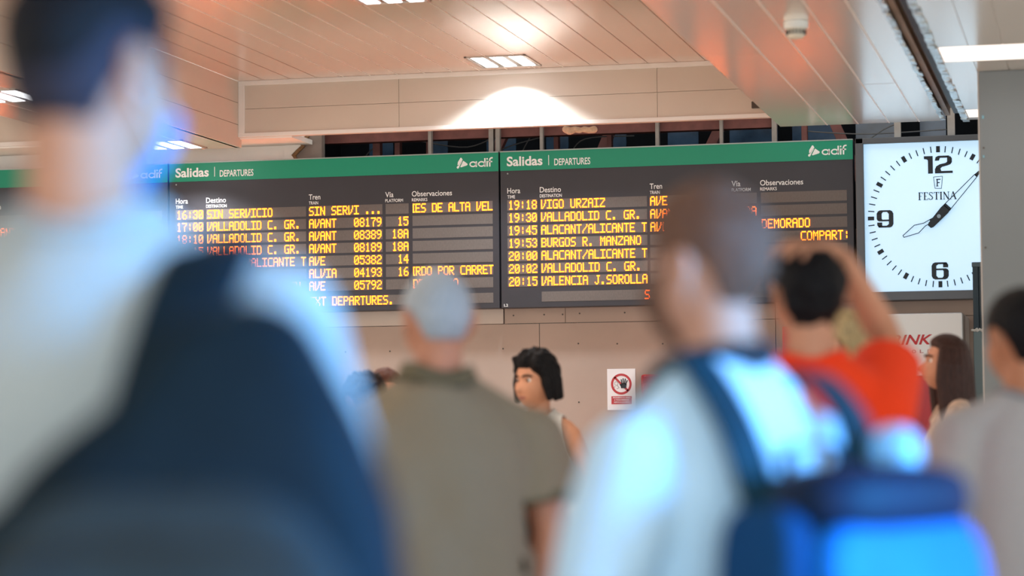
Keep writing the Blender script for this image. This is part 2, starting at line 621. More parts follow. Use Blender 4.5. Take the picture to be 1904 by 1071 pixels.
ceiling_lamp(-3.483, 14.15, ZC, 'lit ceiling lamp with three bright strips close above the beige fascia over the boards', 105, color=(.82, .93, 1))
ceiling_lamp(-3.53, 11.8, ZC, 'lit ceiling lamp cut off by the top edge of the picture', 90)
ceiling_lamp(-5.70, 14.25, ZS, 'lit lamp in the lower beam soffit at the top left corner of the departures board', 60)
ceiling_lamp(-5.70, 11.9, ZS, 'lit lamp in the beam soffit behind the head of the masked man', 60)


def box_light(x0, x1, y0, y1, label):
    t = empty('light_box', ((x0 + x1) / 2, (y0 + y1) / 2, ZS), label, 'light box', 'white recessed light boxes by the pillar')
    hx, hy = (x1 - x0) / 2, (y1 - y0) / 2
    a = Acc()
    a.box((-hx, -hy, 0), (-hx + .012, hy, .16)); a.box((hx - .012, -hy, 0), (hx, hy, .16))
    a.box((-hx, -hy, 0), (hx, -hy + .012, .16)); a.box((-hx, hy - .012, 0), (hx, hy, .16))
    a.build('housing', mat('light_box_white', 'eeeae6', .5), t)
    a = Acc(); a.box((-hx + .012, -hy + .012, .12), (hx - .012, hy - .012, .13)); a.build('diffuser', mat('light_box_diffuser', 'ffffff', .5, emit='fff6f0', estr=2.6), t)


for k, hy in enumerate(hole_rows):
    if k < 2:
        box_light(rc[0] + .002, rc[4] - .002, hy, hy + (.38 if hy > 14 else .5), ('white recessed light box at the far end of the ceiling against the wall', 'white recessed light box in the ceiling beside the top of the grey pillar')[k])

# smoke detector on the beam soffit
t = empty('smoke_detector', (-1.288, 10.706, ZS), 'round white smoke detector on the orange tinted beam soffit', 'smoke detector')
a = Acc(); a.loft([(0, 0, 0, .055, .055, 1), (0, 0, -.03, .055, .055, 1), (0, 0, -.034, .05, .05, 1)]); a.build('base', mat('detector_white', 'dfe3e2', .45), t, smooth=False, bevel=.003)
a = Acc(); a.loft([(0, 0, -.03, .042, .042, 1), (0, 0, -.062, .040, .040, 1), (0, 0, -.075, .03, .03, 1), (0, 0, -.078, .01, .01, 1)]); a.build('sensor_dome', mat('detector_cream', 'd9d3c4', .45), t)
a = Acc()
for k in range(18):
    an = 2 * math.pi * k / 18
    a.box((.0415 * math.cos(an) - .003, .0415 * math.sin(an) - .003, -.06), (.0415 * math.cos(an) + .003, .0415 * math.sin(an) + .003, -.04))
a.build('vent_slots', M_black, t)

# bits along the fascia
a = Acc(); a.box((-2.02, YF - .012, 3.262), (-1.96, YF, 3.305)); o = a.build('cable_box', mat('dark_cable_box', '4a4038', .6), None, bevel=.004)
tag(o, 'small dark cable box on the beige fascia beside the orange beam', 'cable box')
a = Acc()
rnd = random.Random(2)
pts = [(-3.19 + i * .03, YF + .06 + rnd.uniform(-.008, .008), 3.18 + rnd.uniform(-.008, .008)) for i in range(7)]
for i in range(6):
    a.capsule(pts[i], pts[i + 1], rnd.uniform(.016, .024), rnd.uniform(.016, .024), 10, 3)
o = a.build('insulation_roll', mat('insulation_paper', 'c9ae93', .8, var=.2, scale=40, bump=.5), None, True)
tag(o, 'crumpled beige roll of insulation hanging under the fascia above the boards', 'insulation')

# ------------------------------------------------------------------ departure boards
FONT = {
    'A': '01110 10001 10001 11111 10001 10001 10001', 'B': '11110 10001 10001 11110 10001 10001 11110', 'C': '01111 10000 10000 10000 10000 10000 01111',
    'D': '11110 10001 10001 10001 10001 10001 11110', 'E': '11111 10000 10000 11110 10000 10000 11111', 'F': '11111 10000 10000 11110 10000 10000 10000',
    'G': '01111 10000 10000 10011 10001 10001 01111', 'H': '10001 10001 10001 11111 10001 10001 10001', 'I': '11111 00100 00100 00100 00100 00100 11111',
    'J': '00111 00010 00010 00010 00010 10010 01100', 'L': '10000 10000 10000 10000 10000 10000 11111', 'M': '10001 11011 10101 10101 10001 10001 10001',
    'N': '10001 11001 11001 10101 10011 10011 10001', 'O': '01110 10001 10001 10001 10001 10001 01110', 'P': '11110 10001 10001 11110 10000 10000 10000',
    'R': '11110 10001 10001 11110 10100 10010 10001', 'S': '01111 10000 10000 01110 00001 00001 11110', 'T': '11111 00100 00100 00100 00100 00100 00100',
    'U': '10001 10001 10001 10001 10001 10001 01110', 'V': '10001 10001 10001 10010 10010 10100 11000', 'X': '10001 10001 01010 00100 01010 10001 10001', 'Z': '11111 00001 00010 00100 01000 10000 11111',
    '0': '01110 10001 10011 10101 11001 10001 01110', '1': '00100 01100 00100 00100 00100 00100 01110', '2': '01110 10001 00001 00110 01000 10000 11111',
    '3': '01110 10001 00001 00110 00001 10001 01110', '4': '00010 00110 01010 10010 11111 00010 00010', '5': '11111 10000 11110 00001 00001 10001 01110',
    '6': '00110 01000 10000 11110 10001 10001 01110', '7': '11111 00001 00010 00100 00100 00100 00100', '8': '01110 10001 10001 01110 10001 10001 01110', '9': '01110 10001 10001 01111 00001 00010 01100',
    ':': '00000 00100 00100 00000 00100 00100 00000', '.': '00000 00000 00000 00000 00000 01100 01100', '/': '00001 00001 00010 00100 01000 10000 10000', ' ': '00000 ' * 7, '|': '00011 00010 00010 00010 00010 00010 00011'}
M_case = mat('board_casing', '35343a', .42, spec=.4, var=.05, scale=4)
M_green = mat('board_green_header', '0c9170', .35, spec=.4)
M_strip = mat('led_panel_grey', '6a625e', .5, spec=.4, var=.1, scale=60, stretch=(4, 1, 1))
M_led = mat('led_amber', 'ffb020', .5, emit='ff600c', estr=8.5)
M_ledr = mat('led_orange', 'ff7a20', .5, emit='ff4a0c', estr=3.4)
M_white = mat('white_lettering', 'f4f6f5', .5, emit='ffffff', estr=0.0)
M_edge = mat('board_edge_metal', '9aa39f', .35, metal=.5)
CW, DX, DZ = .0379, .00632, .0083
COLS = {'H': (.044, .239), 'D': (.258, .942), 'T': (.960, 1.456), 'V': (1.478, 1.631), 'O': (1.657, 2.185), 'B': (.263, 2.185)}
BH = .995


def led_line(txt, x, ztop, y, lo, hi, cw=CW):
    a = Acc()
    for ch in txt:
        g = FONT[ch].split()
        for r in range(7):
            for c in range(5):
                if g[r][c] == '1':
                    px = x + c * DX
                    if px < lo - .005 or px + DX > hi + .002:
                        continue
                    pz = ztop - r * DZ
                    a.box((px + DX * .07, y - .002, pz - DZ * .88), (px + DX * .95, y, pz - DZ * .06))
        x += cw
    return a


def adif_logo(a, x, zc, y, d):
    """rounded triangle with a split, then the letters in plain round strokes"""
    h = .072
    a.poly([(x + .004, zc + .008), (x + .022, zc + h / 2), (x + .028, zc + h / 2 - .001), (x + .036, zc + .022), (x + .012, zc - .008), (x + .002, zc - .012)], y, d)
    a.poly([(x + .040, zc + .016), (x + .067, zc - .004), (x + .068, zc - .010), (x + .062, zc - .015), (x + .024, zc - .026), (x + .02, zc - .022)], y, d)
    a.poly([(x - .002, zc - .020), (x + .008, zc - .014), (x + .030, zc + .012), (x + .034, zc + .014), (x + .018, zc - .012), (x + .010, zc - .030), (x + .002, zc - .034), (x - .004, zc - .028)], y, d)
    bz = zc - .026          # baseline

    def oval(cx):
        n = 26
        for i in range(n):
            t0, t1 = 2 * math.pi * i / n, 2 * math.pi * (i + 1) / n
            q = lambda t, f, g_: (cx + .0235 * f * math.cos(t), bz + .0175 + .0185 * g_ * math.sin(t))
            a.poly([q(t0, .64, .56), q(t0, 1, 1), q(t1, 1, 1), q(t1, .64, .56)], y, d)
    oval(x + .1035)
    a.box((x + .121, y - d, bz - .001), (x + .130, y, bz + .036))
    oval(x + .1595)
    a.box((x + .177, y - d, bz - .001), (x + .186, y, bz + .054))
    a.box((x + .192, y - d, bz - .001), (x + .201, y, bz + .036)); a.box((x + .192, y - d, bz + .044), (x + .201, y, bz + .054))
    a.box((x + .209, y - d, bz - .001), (x + .218, y, bz + .042)); a.ring(x + .227, bz + .041, .018, .009, y, d, 10, 90, 180); a.box((x + .204, y - d, bz + .027), (x + .230, y, bz + .035)); a.box((x + .226, y - d, bz + .050), (x + .233, y, bz + .059))


def board(x0, label, rows, bottom, bottom_mat, tagtxt):
    t = empty('departure_board', (x0, YB, 3.092 - BH), label, 'departure board', 'departures boards in a row on the wall')
    W = 2.226
    z = lambda v: BH - v
    a = Acc(); a.box((0, 0, 0), (W, YW - YB - .002, BH)); a.build('casing', M_case, t, bevel=.004)
    a = Acc(); a.box((0, -.004, z(.124)), (W, 0, BH - .004)); hd = a.build('green_header', M_green, t)
    a = Acc(); a.box((0, -.006, BH - .005), (W, .05, BH + .002)); a.build('top_edge', M_edge, t)
    y = -.0048
    text_mesh('Salidas', .044, .276, z(.096), z(.034), y, .025).build('title_lettering', M_white, hd)
    a = Acc(); a.box((.314, y, z(.097)), (.318, y + .001, z(.033))); a.build('title_divider', M_white, hd)
    text_mesh('DEPARTURES', .352, .584, z(.1), z(.056), y, .016).build('title_lettering', M_white, hd)
    a = Acc(); adif_logo(a, 1.956, z(.066), y + .001, .001); a.build('railway_logo', M_white, hd)
    a = Acc(); a.disc(.048, z(.142), .005, 0, .003, 10); a.build('lock', M_edge, t)
    for big, small, cx, bw, sw in (('Hora', 'TIME', .045, .084, .05), ('Destino', 'DESTINATION', .256, .137, .142), ('Tren', 'TRAIN', .961, .078, .063), ('Vía', 'PLATFORM', 1.476, .055, .118), ('Observaciones', 'REMARKS', 1.653, .266, .103)):
        h = text_mesh(big, cx, cx + bw, z(.2685), z(.234), -.0012, .008).build('column_heading', M_white, t)
        text_mesh(small, cx, cx + sw, z(.300), z(.2795), -.0012, .01).build('translation_lettering', M_white, h)
    for r in range(7):
        vt = .311 + r * .0808
        for c in 'HDTVO':
            lo, hi = COLS[c]
            a = Acc(); a.box((lo, -.003, z(vt + .065)), (hi, 0, z(vt)))
            s = a.build('display_strip', M_strip, t)
            s.location = (0, .0015, 0)
            val = rows[r].get(c)
            if val:
                n = len(val)
                start = {'H': .0525, 'D': .264, 'T': .963, 'V': 1.630 - n * CW + .005, 'O': 1.660}[c]
                if isinstance(rows[r].get(c + 'x'), float):
                    start = rows[r][c + 'x']
                led_line(val, start, z(vt + .0035), -.0032, lo, hi + .004, rows[r].get(c + 'w', CW)).build('led_text', M_led, s)
    a = Acc(); a.box((COLS['B'][0], -.003, z(.958)), (COLS['B'][1], 0, z(.895)))
    s = a.build('display_strip', M_strip, t)
    s.location = (0, .0015, 0)
    if bottom:
        led_line(bottom[0], bottom[1], z(.898), -.0032, *COLS['B']).build('led_text', bottom_mat, s)
    if tagtxt:
        text_mesh(tagtxt, .018, .044, z(.985), z(.968), -.001, .01).build('unit_mark', M_white, t)
    return t


V = 'VALLADOLID C. GR.'
rowsL = [dict(T='AVANT', O='', D=''), dict(T='AVE'), dict(), dict(), dict(), dict(), dict()]
rowsL = [dict(), dict(T='AVANT'), dict(T='AVE', O='      DEMORAD'), dict(), dict(), dict(), dict()]
board(-8.147, 'departures board on the far left, mostly hidden behind the man in the white shirt', rowsL, None, M_led, None)
rows1 = [dict(H='16:30', D='SIN SERVICIO', T='SIN SERVI ...', O='|ES DE ALTA VEL', Ox=1.6405, Ow=.0366), dict(H='17:00', D=V, T='AVANT   08179', V='15'), dict(H='18:10', D=V, T='AVANT   08389', V='18A'),
         dict(H='18:15', D=V, T='AVANT   08189', V='18A'), dict(D='ALACANT/ALICANTE T', T='AVE     05382', V='14'), dict(T='ALVIA   04193', V='16', O='|RDO POR CARRET', Ox=1.6405, Ow=.0368),
         dict(D='MURCIA DEL CARMEN', T='AVE     05792', O='DEMORADO')]
board(-5.909, 'departures board left of centre with SIN SERVICIO on its top row', rows1, ('PROXIMAS SALIDAS/NEXT DEPARTURES.', .284), M_led, None)
rows2 = [dict(H='19:18', D='VIGO URZAIZ', T='AVE     04385'), dict(H='19:30', D=V, T='AVANT   08209', V='18A'), dict(H='19:45', D='ALACANT/ALICANTE T', T='AVE', O='DEMORADO'),
         dict(H='19:53', D='BURGOS R. MANZANO', O='COMPART:', Ox=1.900), dict(H='20:00', D='ALACANT/ALICANTE T'), dict(H='20:02', D=V), dict(H='20:15', D='VALENCIA J.SOROLLA')]
board(-3.672, 'departures board beside the square clock with VIGO URZAIZ on its top row', rows2, ('S', .922), M_ledr, 'L2')

# ------------------------------------------------------------------ clock
t = empty('wall_clock', (-.931, YB, 2.095), 'large square white wall clock with a dark frame showing about seven past eight', 'clock')
HC = .4985
cz = .506
M_cframe = mat('clock_frame', '56585c', .4, metal=.3)
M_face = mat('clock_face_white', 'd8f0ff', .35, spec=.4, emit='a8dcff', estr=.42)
M_num = mat('clock_black', '16222c', .5)
a = Acc()
for b in (((-HC, -.03, 0), (HC, .1, .055)), ((-HC, -.03, .962), (HC, .1, .997)), ((-HC, -.03, 0), (-.449, .1, .997)), ((.449, -.03, 0), (HC, .1, .997))):
    a.box(*b)
a.build('frame', M_cframe, t, bevel=.004)
a = Acc(); a.box((-.4495, .0, .05), (.4495, .1, .97)); fc = a.build('face', M_face, t)
for k in range(60):
    a = Acc()
    an = R(6 * k)
    big = k % 5 == 0
    w = .0115 if big else .0032
    r0, r1 = .392, .430
    dx, dz = math.sin(an), math.cos(an)
    q = (dz * w, -dx * w)
    a.poly([(r0 * dx + q[0], cz + r0 * dz + q[1]), (r1 * dx + q[0], cz + r1 * dz + q[1]), (r1 * dx - q[0], cz + r1 * dz - q[1]), (r0 * dx - q[0], cz + r0 * dz - q[1])], -.0001, .002)
    a.build('minute_mark', M_num, fc)


def numeral(txt, cx, cz_, w, h):
    text_mesh(txt, cx - w / 2, cx + w / 2, cz_ - h / 2, cz_ + h / 2, -.0015, .05).build('numeral', M_num, fc)


def slab_numeral(kind, cx, cz_, w, h):
    """square shouldered numerals with thick stems, as on the dial"""
    a = Acc()
    y, d = -.0001, .002
    P = lambda pts: a.poly([(cx + px * w / 2, cz_ + pz * h / 2) for px, pz in pts], y, d)
    if kind in '69':
        f = 1 if kind == '6' else -1
        Q = lambda pts: P([(px * f, pz * f) for px, pz in pts])
        # outer body
        Q([(-1, -.6), (-.45, -.6), (-.45, .6), (-1, .6)])
        Q([(-1, .6), (-.45, .6), (-.2, .78), (.9, .78), (.75, 1), (-.6, 1), (-.85, .88)])
        Q([(.35, .4), (.95, .4), (.95, .72), (.75, .9), (.35, .85)])
        Q([(-.5, .28), (-.2, .28), (.7, .28), (.9, .18), (1, -.02), (.4, -.02), (.3, .08), (-.5, .08)])
        Q([(.4, .02), (1, .02), (1, -.65), (.4, -.65)])
        Q([(-1, -.6), (-.4, -.6), (-.25, -.8), (.25, -.8), (.4, -.6), (1, -.6), (.85, -.88), (.6, -1), (-.6, -1), (-.85, -.88)])
    elif kind == '12':
        P([(-1, 1), (-.38, 1), (-.38, -1), (-.72, -1), (-.72, .5), (-.8, .62), (-1, .68)])
        P([(-.24, .45), (.05, .45), (.12, .76), (.62, .76), (.8, 1), (.0, 1), (-.18, .85)])
        P([(.55, .95), (.85, .9), (.95, .7), (.95, .2), (.62, .2), (.62, .85)])
        P([(.95, .25), (.85, 0), (.65, -.12), (.25, -.28), (.12, -.5), (-.22, -.5), (-.15, -.2), (.1, .03), (.5, .16), (.62, .3)])
        P([(-.24, -.45), (.14, -.45), (.2, -.74), (1, -.74), (1, -1), (-.24, -1)])
    elif kind == '3':
        P([(-.95, .45), (-.5, .45), (-.3, .78), (.4, .78), (.8, .9), (.6, 1), (-.6, 1), (-.9, .85)])
        P([(.35, .95), (.85, .85), (1, .6), (1, .2), (.8, .02), (.35, .1)])
        P([(-.3, .12), (.6, .12), (.6, -.1), (-.3, -.1)])
        P([(.35, -.08), (.85, -.02), (1, -.2), (1, -.65), (.85, -.9), (.35, -.95)])
        P([(-.95, -.45), (-.5, -.45), (-.3, -.78), (.4, -.78), (.6, -1), (-.6, -1), (-.9, -.85)])
    a.build('numeral', M_num, fc)


slab_numeral('12', 0, 2.918 - 2.095, .172, .107)
slab_numeral('9', -.326, .501, .101, .106)
slab_numeral('6', 0, .176, .102, .104)
slab_numeral('3', .326, .501, .101, .106)
a = Acc()
zz = .714
trap = [(-.030, zz + .034), (.024, zz + .037), (.016, zz - .037), (-.022, zz - .035)]
a.stroke(trap, .0032, -.0001, .0015, True)
a.box((-.0115, -.0016, zz - .023), (-.005, -.0001, zz + .022)); a.box((-.014, -.0016, zz + .016), (.012, -.0001, zz + .022)); a.box((-.0115, -.0016, zz - .004), (.007, -.0001, zz + .002)); a.box((-.015, -.0016, zz - .024), (-.001, -.0001, zz - .020))
a.build('maker_emblem', M_num, fc)
# serif lettering FESTINA in plain strokes
a = Acc()
y, d = -.0001, .0015
lx, lz, lh = -.124, .611, .044


def S(x0, z0, x1, z1, w):
    a.stroke([(lx + x0, lz + z0 * lh), (lx + x1, lz + z1 * lh)], w, y, d)


TH, TN = .0075, .003
x = .002
for ch in 'FESTINA':
    if ch in 'FE':
        S(x + .006, 0, x + .006, 1, TH); S(x, 1, x + .024, 1, TN); S(x + .006, .5, x + .018, .5, TN); S(x, 0, x + (.014 if ch == 'F' else .025), 0, TN); S(x + .024, 1, x + .024, .82, TN)
        if ch == 'E':
            S(x + .025, 0, x + .025, .2, TN)
        x += .031
    elif ch == 'S':
        pts = [(.022, .82), (.020, .97), (.012, 1), (.004, .92), (.003, .75), (.010, .6), (.018, .45), (.023, .25), (.018, .05), (.010, 0), (.003, .05), (.001, .2)]
        for i in range(len(pts) - 1):
            S(x + pts[i][0], pts[i][1], x + pts[i + 1][0], pts[i + 1][1], .0055 if 4 <= i <= 7 else .004)
        x += .031
    elif ch == 'T':
        S(x + .015, 0, x + .015, 1, TH); S(x, 1, x + .03, 1, TN); S(x, 1, x, .8, TN); S(x + .03, 1, x + .03, .8, TN); S(x + .008, 0, x + .022, 0, TN)
        x += .036
    elif ch == 'I':
        S(x + .006, 0, x + .006, 1, TH); S(x, 1, x + .013, 1, TN); S(x, 0, x + .013, 0, TN)
        x += .020
    elif ch == 'N':
        S(x + .004, 0, x + .004, 1, TN); S(x + .004, 1, x + .030, 0, TH); S(x + .031, 0, x + .031, 1, TN); S(x - .001, 0, x + .009, 0, TN); S(x + .026, 1, x + .036, 1, TN)
        x += .041
    elif ch == 'A':
        S(x + .002, 0, x + .017, 1, TN); S(x + .017, 1, x + .032, 0, TH); S(x + .008, .35, x + .025, .35, TN); S(x - .002, 0, x + .007, 0, TN); S(x + .026, 0, x + .038, 0, TN)
a.build('maker_lettering', M_num, fc)


def hand(name, deg, outline, solid, y):
    an = R(deg)
    dx, dz = math.sin(an), math.cos(an)
    f = lambda r, o: (r * dx + o * dz, cz + r * dz - o * dx)
    a = Acc()
    if outline:
        a.stroke([f(*p) for p in outline], .0045, y, .004, True)
    for s_ in solid:
        a.poly([f(*p) for p in s_], y, .004)
    return a.build(name, M_num, t)


hand('hour_hand', 241.5, [(.03, .010), (.10, .010), (.155, .027), (.245, .006), (.245, -.006), (.155, -.027), (.10, -.010), (.03, -.010)], [[(-.02, .012), (.06, .012), (.06, -.012), (-.02, -.012)]], -.018)
hand('minute_hand', 43, [(.07, .024), (.33, .010), (.33, -.010), (.07, -.024)], [[(-.085, .012), (-.07, .02), (.05, .028), (.085, .024), (.085, -.024), (.05, -.028), (-.07, -.02), (-.085, -.012)], [(.325, .0115), (.362, .007), (.362, -.007), (.325, -.0115)]], -.024)
a = Acc(); a.disc(0, cz, .012, 0, .034, 20); a.build('hand_spindle', mat('spindle_metal', '777f86', .3, metal=.8), t)

# ------------------------------------------------------------------ warning notice
t = empty('warning_notice', (-2.926, YW, 1.449), 'white paper notice with a red prohibition circle and black hand on the beige wall', 'notice')
M_paper = mat('notice_paper', 'e4e4e6', .35, spec=.5)
M_red = mat('notice_red', 'b3333a', .5)
a = Acc(); a.box((-.09, -.004, 0), (.09, -.0005, .258)); a.build('sheet', M_paper, t)
a = Acc()
pz = .162
a.ring(0, pz, .066, .052, -.004, .001, 48)
a.stroke([(-.041, pz + .041), (.041, pz - .041)], .013, -.004, .001)
sg = a.build('prohibition_sign', M_red, t)
a = Acc()
hx, hz = .016, pz - .006
a.poly([(hx - .018, hz - .020), (hx + .014, hz - .020), (hx + .018, hz + .004), (hx + .012, hz + .010), (hx - .014, hz + .010), (hx - .020, hz + .002)], -.005, .001)
for q0, q1, w in (((-.012, .006), (-.016, .034), .007), ((-.003, .008), (-.004, .040), .007), ((.005, .008), (.010, .038), .007), ((.011, .004), (.022, .028), .0065), ((-.016, -.008), (-.024, .006), .007)):
    a.stroke([(hx + q0[0], hz + q0[1]), (hx + q1[0], hz + q1[1])], w, -.005, .001)
a.build('hand_symbol', M_num, t)
a = Acc()
a.ring(-.032, pz + .004, .012, .0105, -.0045, .0006, 16)
for x0, z0, x1, z1 in ((-.040, -.012, -.046, -.022), (-.026, -.008, -.014, -.022), (-.014, -.022, -.03, -.03)):
    a.stroke([(x0, pz + z0), (x1, pz + z1)], .0018, -.0045, .0006)
a.build('figure_symbol', M_num, t)
a = Acc(); a.box((-.064, -.005, .036), (.066, -.004, .086)); pb = a.build('text_panel', M_red, t)
for k, (tx, w) in enumerate((('PROHIBIDO EL PASO', .11), ('A TODA PERSONA', .095), ('AJENA A LA OBRA', .1))):
    text_mesh(tx, .001 - w / 2, .001 + w / 2, .072 - k * .0145, .082 - k * .0145, -.0056, .02).build('notice_lettering', M_paper, pb)

# ------------------------------------------------------------------ vending machines and the dark post
M_vw = mat('vending_white', 'dfe6ea', .4, spec=.4)
M_vr = mat('vending_red', 'a80f16', .3, spec=.5, var=.04, scale=2)
M_vg = mat('vending_grey', '8f8a86', .4, metal=.3)
t = empty('vending_machine', (-1.08, 14.53, 0), 'red drinks machine with a pale DRINK COLD panel on top, behind the long haired woman', 'vending machine')
a = Acc(); a.box((-.315, -.31, .06), (.312, .37, 1.99)); a.build('cabinet', M_vg, t, bevel=.012)
a = Acc(); a.box((-.31, -.345, 1.625), (.308, -.31, 1.985)); pn = a.build('top_panel', M_vw, t, bevel=.005)
a = Acc(); a.box((-.31, -.345, .1), (.308, -.31, 1.622)); a.build('red_door', M_vr, t, bevel=.005)
text_mesh('DRINK', -.175, .137, 1.806, 1.864, -.3465, .02, .3).build('brand_lettering', mat('vending_letter_red', 'b5222a', .5), pn)
for k, ch in enumerate('COLD'):
    x0 = -.024 + k * .044
    text_mesh(ch, x0, x0 + .022, 1.757, 1.777, -.3465, .01).build('brand_lettering', mat('vending_letter_mauve', 'a5757c', .5), pn)
a = Acc(); a.box((-.22, -.36, .3), (.2, -.345, .5)); a.build('dispensing_flap', M_black, t, bevel=.004)
a = Acc(); a.box((.17, -.36, 1.0), (.26, -.345, 1.25)); a.build('coin_panel', M_vg, t, bevel=.003)
a = Acc()
for sx in (-.26, .26):
    for sy in (-.26, .32):
        a.loft([(sx, sy, 0, .025, .025, 1), (sx, sy, .07, .025, .025, 1)], 12)
a.build('feet', M_black, t)
t = empty('vending_machine', (-1.70, 14.53, 0), 'dark red machine with a pale cursive flourish, behind the raised arm', 'vending machine')
a = Acc(); a.box((-.12, -.31, .06), (.275, .37, 1.93)); a.build('cabinet', M_vg, t, bevel=.012)
a = Acc(); a.box((-.115, -.34, .1), (.27, -.31, 1.925)); dr = a.build('red_door', M_vr, t, bevel=.006)
a = Acc()
pts = [(.11, 1.80), (.14, 1.86), (.155, 1.84), (.145, 1.80), (.175, 1.85), (.20, 1.85), (.19, 1.80), (.22, 1.83), (.225, 1.87), (.22, 1.80), (.25, 1.83)]
pp = smoothpath([(p[0], 0, p[1]) for p in pts], 4)
a.stroke([(p.x, p.z) for p in pp], .007, -.34, .001)
a.build('cursive_flourish', M_white, dr)
a = Acc(); a.box((-.08, -.355, .3), (.2, -.34, .5)); a.build('dispensing_flap', M_black, t, bevel=.004)
a = Acc()
for sx in (-.08, .2):
    for sy in (-.26, .32):
        a.loft([(sx, sy, 0, .025, .025, 1), (sx, sy, .07, .025, .025, 1)], 12)
a.build('feet', M_black, t)
t = empty('drinks_cooler', (-2.40, 14.53, 0), 'lower bright red drinks cooler to the right of the warning notice', 'cooler')
a = Acc(); a.box((-.27, -.31, .05), (.27, .37, 1.655)); a.build('cabinet', M_vr, t, bevel=.015)
a = Acc(); a.box((-.255, -.33, .25), (.255, -.31, 1.60)); dr = a.build('glass_door', mat('cooler_door_red', 'c01a1e', .2, spec=.6), t, bevel=.006)
a = Acc(); a.box((.21, -.36, .8), (.235, -.33, 1.2)); a.build('handle', M_vg, dr, bevel=.004)
a = Acc()
for sx in (-.2, .2):
    for sy in (-.26, .32):
        a.loft([(sx, sy, 0, .025, .025, 1), (sx, sy, .06, .025, .025, 1)], 12)
a.build('feet', M_black, t)

M_post = mat('dark_green_metal', '2c3a42', .45, metal=.4)
t = empty('metal_post', (-.655, 14.3, 0), 'dark slotted metal post in front of the clock corner next to the grey pillar', 'post')
a = Acc(); a.box((-.058, 0, 1.895), (-.026, .1, 2.262)); a.box((-.02, 0, 1.895), (.06, .1, 2.262)); a.box((-.03, .02, 1.9), (-.015, .1, 2.26)); a.build('upper_section', M_post, t, bevel=.002)
a = Acc(); a.box((-.062, -.004, 2.257), (.064, .104, 2.285)); a.build('cap', mat('post_cap', '47555c', .4, metal=.4), t, bevel=.003)
a = Acc(); a.box((-.06, 0, 0), (.06, .1, 1.885)); a.build('lower_section', mat('post_grey_green', '6a7c80', .45, metal=.3), t, bevel=.003)
a = Acc()
rnd = random.Random(9)
for k in range(9):
    x0 = -.066 + k * .014
    a.capsule((x0, -.006, 1.888 + rnd.uniform(-.004, .006)), (x0 + .014, -.006, 1.888 + rnd.uniform(-.006, .01)), .007, .006, 8, 2)
a.build('tape_wrap', mat('torn_white_tape', 'd7d9d6', .7), t, True)

# ------------------------------------------------------------------ people
def evaluated_mesh(acc, voxel, it=4, fac=.5):
    """grows one continuous skin around overlapping closed shapes"""
    me = acc.mesh('grow')
    ob = bpy.data.objects.new('grow', me)
    C.objects.link(ob)
    md = ob.modifiers.new('r', 'REMESH')
    md.mode = 'VOXEL'
    md.voxel_size = voxel
    if it:
        sm = ob.modifiers.new('s', 'SMOOTH')
        sm.factor = fac
        sm.iterations = it
    bpy.context.view_layer.update()
    out = bpy.data.meshes.new_from_object(ob.evaluated_get(bpy.context.evaluated_depsgraph_get()))
    bpy.data.objects.remove(ob)
    bpy.data.meshes.remove(me)
    return out


def co_get(me):
    v = np.empty(len(me.vertices) * 3)
    me.vertices.foreach_get('co', v)
    return v.reshape(-1, 3)


def co_set(me, v):
    me.vertices.foreach_set('co', v.ravel())
    me.update()


def normals(me):
    v = np.empty(len(me.vertices) * 3)
    me.vertex_normals.foreach_get('vector', v)
    return v.reshape(-1, 3)


def folds(me, amp, seed, freq=1.0):
    """cloth creases: sums of slanted waves along the surface"""
    v = co_get(me)
    n = normals(me)
    rs = np.random.RandomState(seed)
    d = np.zeros(len(v))
    for k in range(9):
        ang = rs.uniform(0, 6.28)
        fx, fz = rs.uniform(10, 34) * freq, rs.uniform(4, 16) * freq
        ph = 2.2 * np.sin(v[:, 2] * rs.uniform(3, 9) + rs.uniform(0, 6)) + 1.5 * np.sin(v[:, 0] * rs.uniform(4, 10) + rs.uniform(0, 6))
        w = np.sin(v[:, 0] * fx * math.cos(ang) + v[:, 1] * fx * math.sin(ang) + v[:, 2] * fz + ph)
        d += w * np.clip(np.sin(v[:, 2] * rs.uniform(5, 11) + v[:, 0] * rs.uniform(3, 8) + rs.uniform(0, 6)) + .4, 0, 1)
    co_set(me, v + n * (d * amp / 3)[:, None])


def cut(me, planes):
    """planes = (point, outward normal, radius, zmin, xsign): opens a sleeve end, the neckline or the hem"""
    bm = bmesh.new()
    bm.from_mesh(me)
    for (p, nrm, rad, test) in planes:
        p, nrm = Vector(p), Vector(nrm).normalized()
        fs = [f for f in bm.faces if test(f.calc_center_median())]
        es = {e for f in fs for e in f.edges}
        vs = {q for f in fs for q in f.verts}
        bmesh.ops.bisect_plane(bm, geom=list(vs) + list(es) + fs, plane_co=p, plane_no=nrm, clear_outer=True)
    bm.to_mesh(me)
    bm.free()
    me.update()


def g(x, s):
    return math.exp(-(x / s) ** 2)


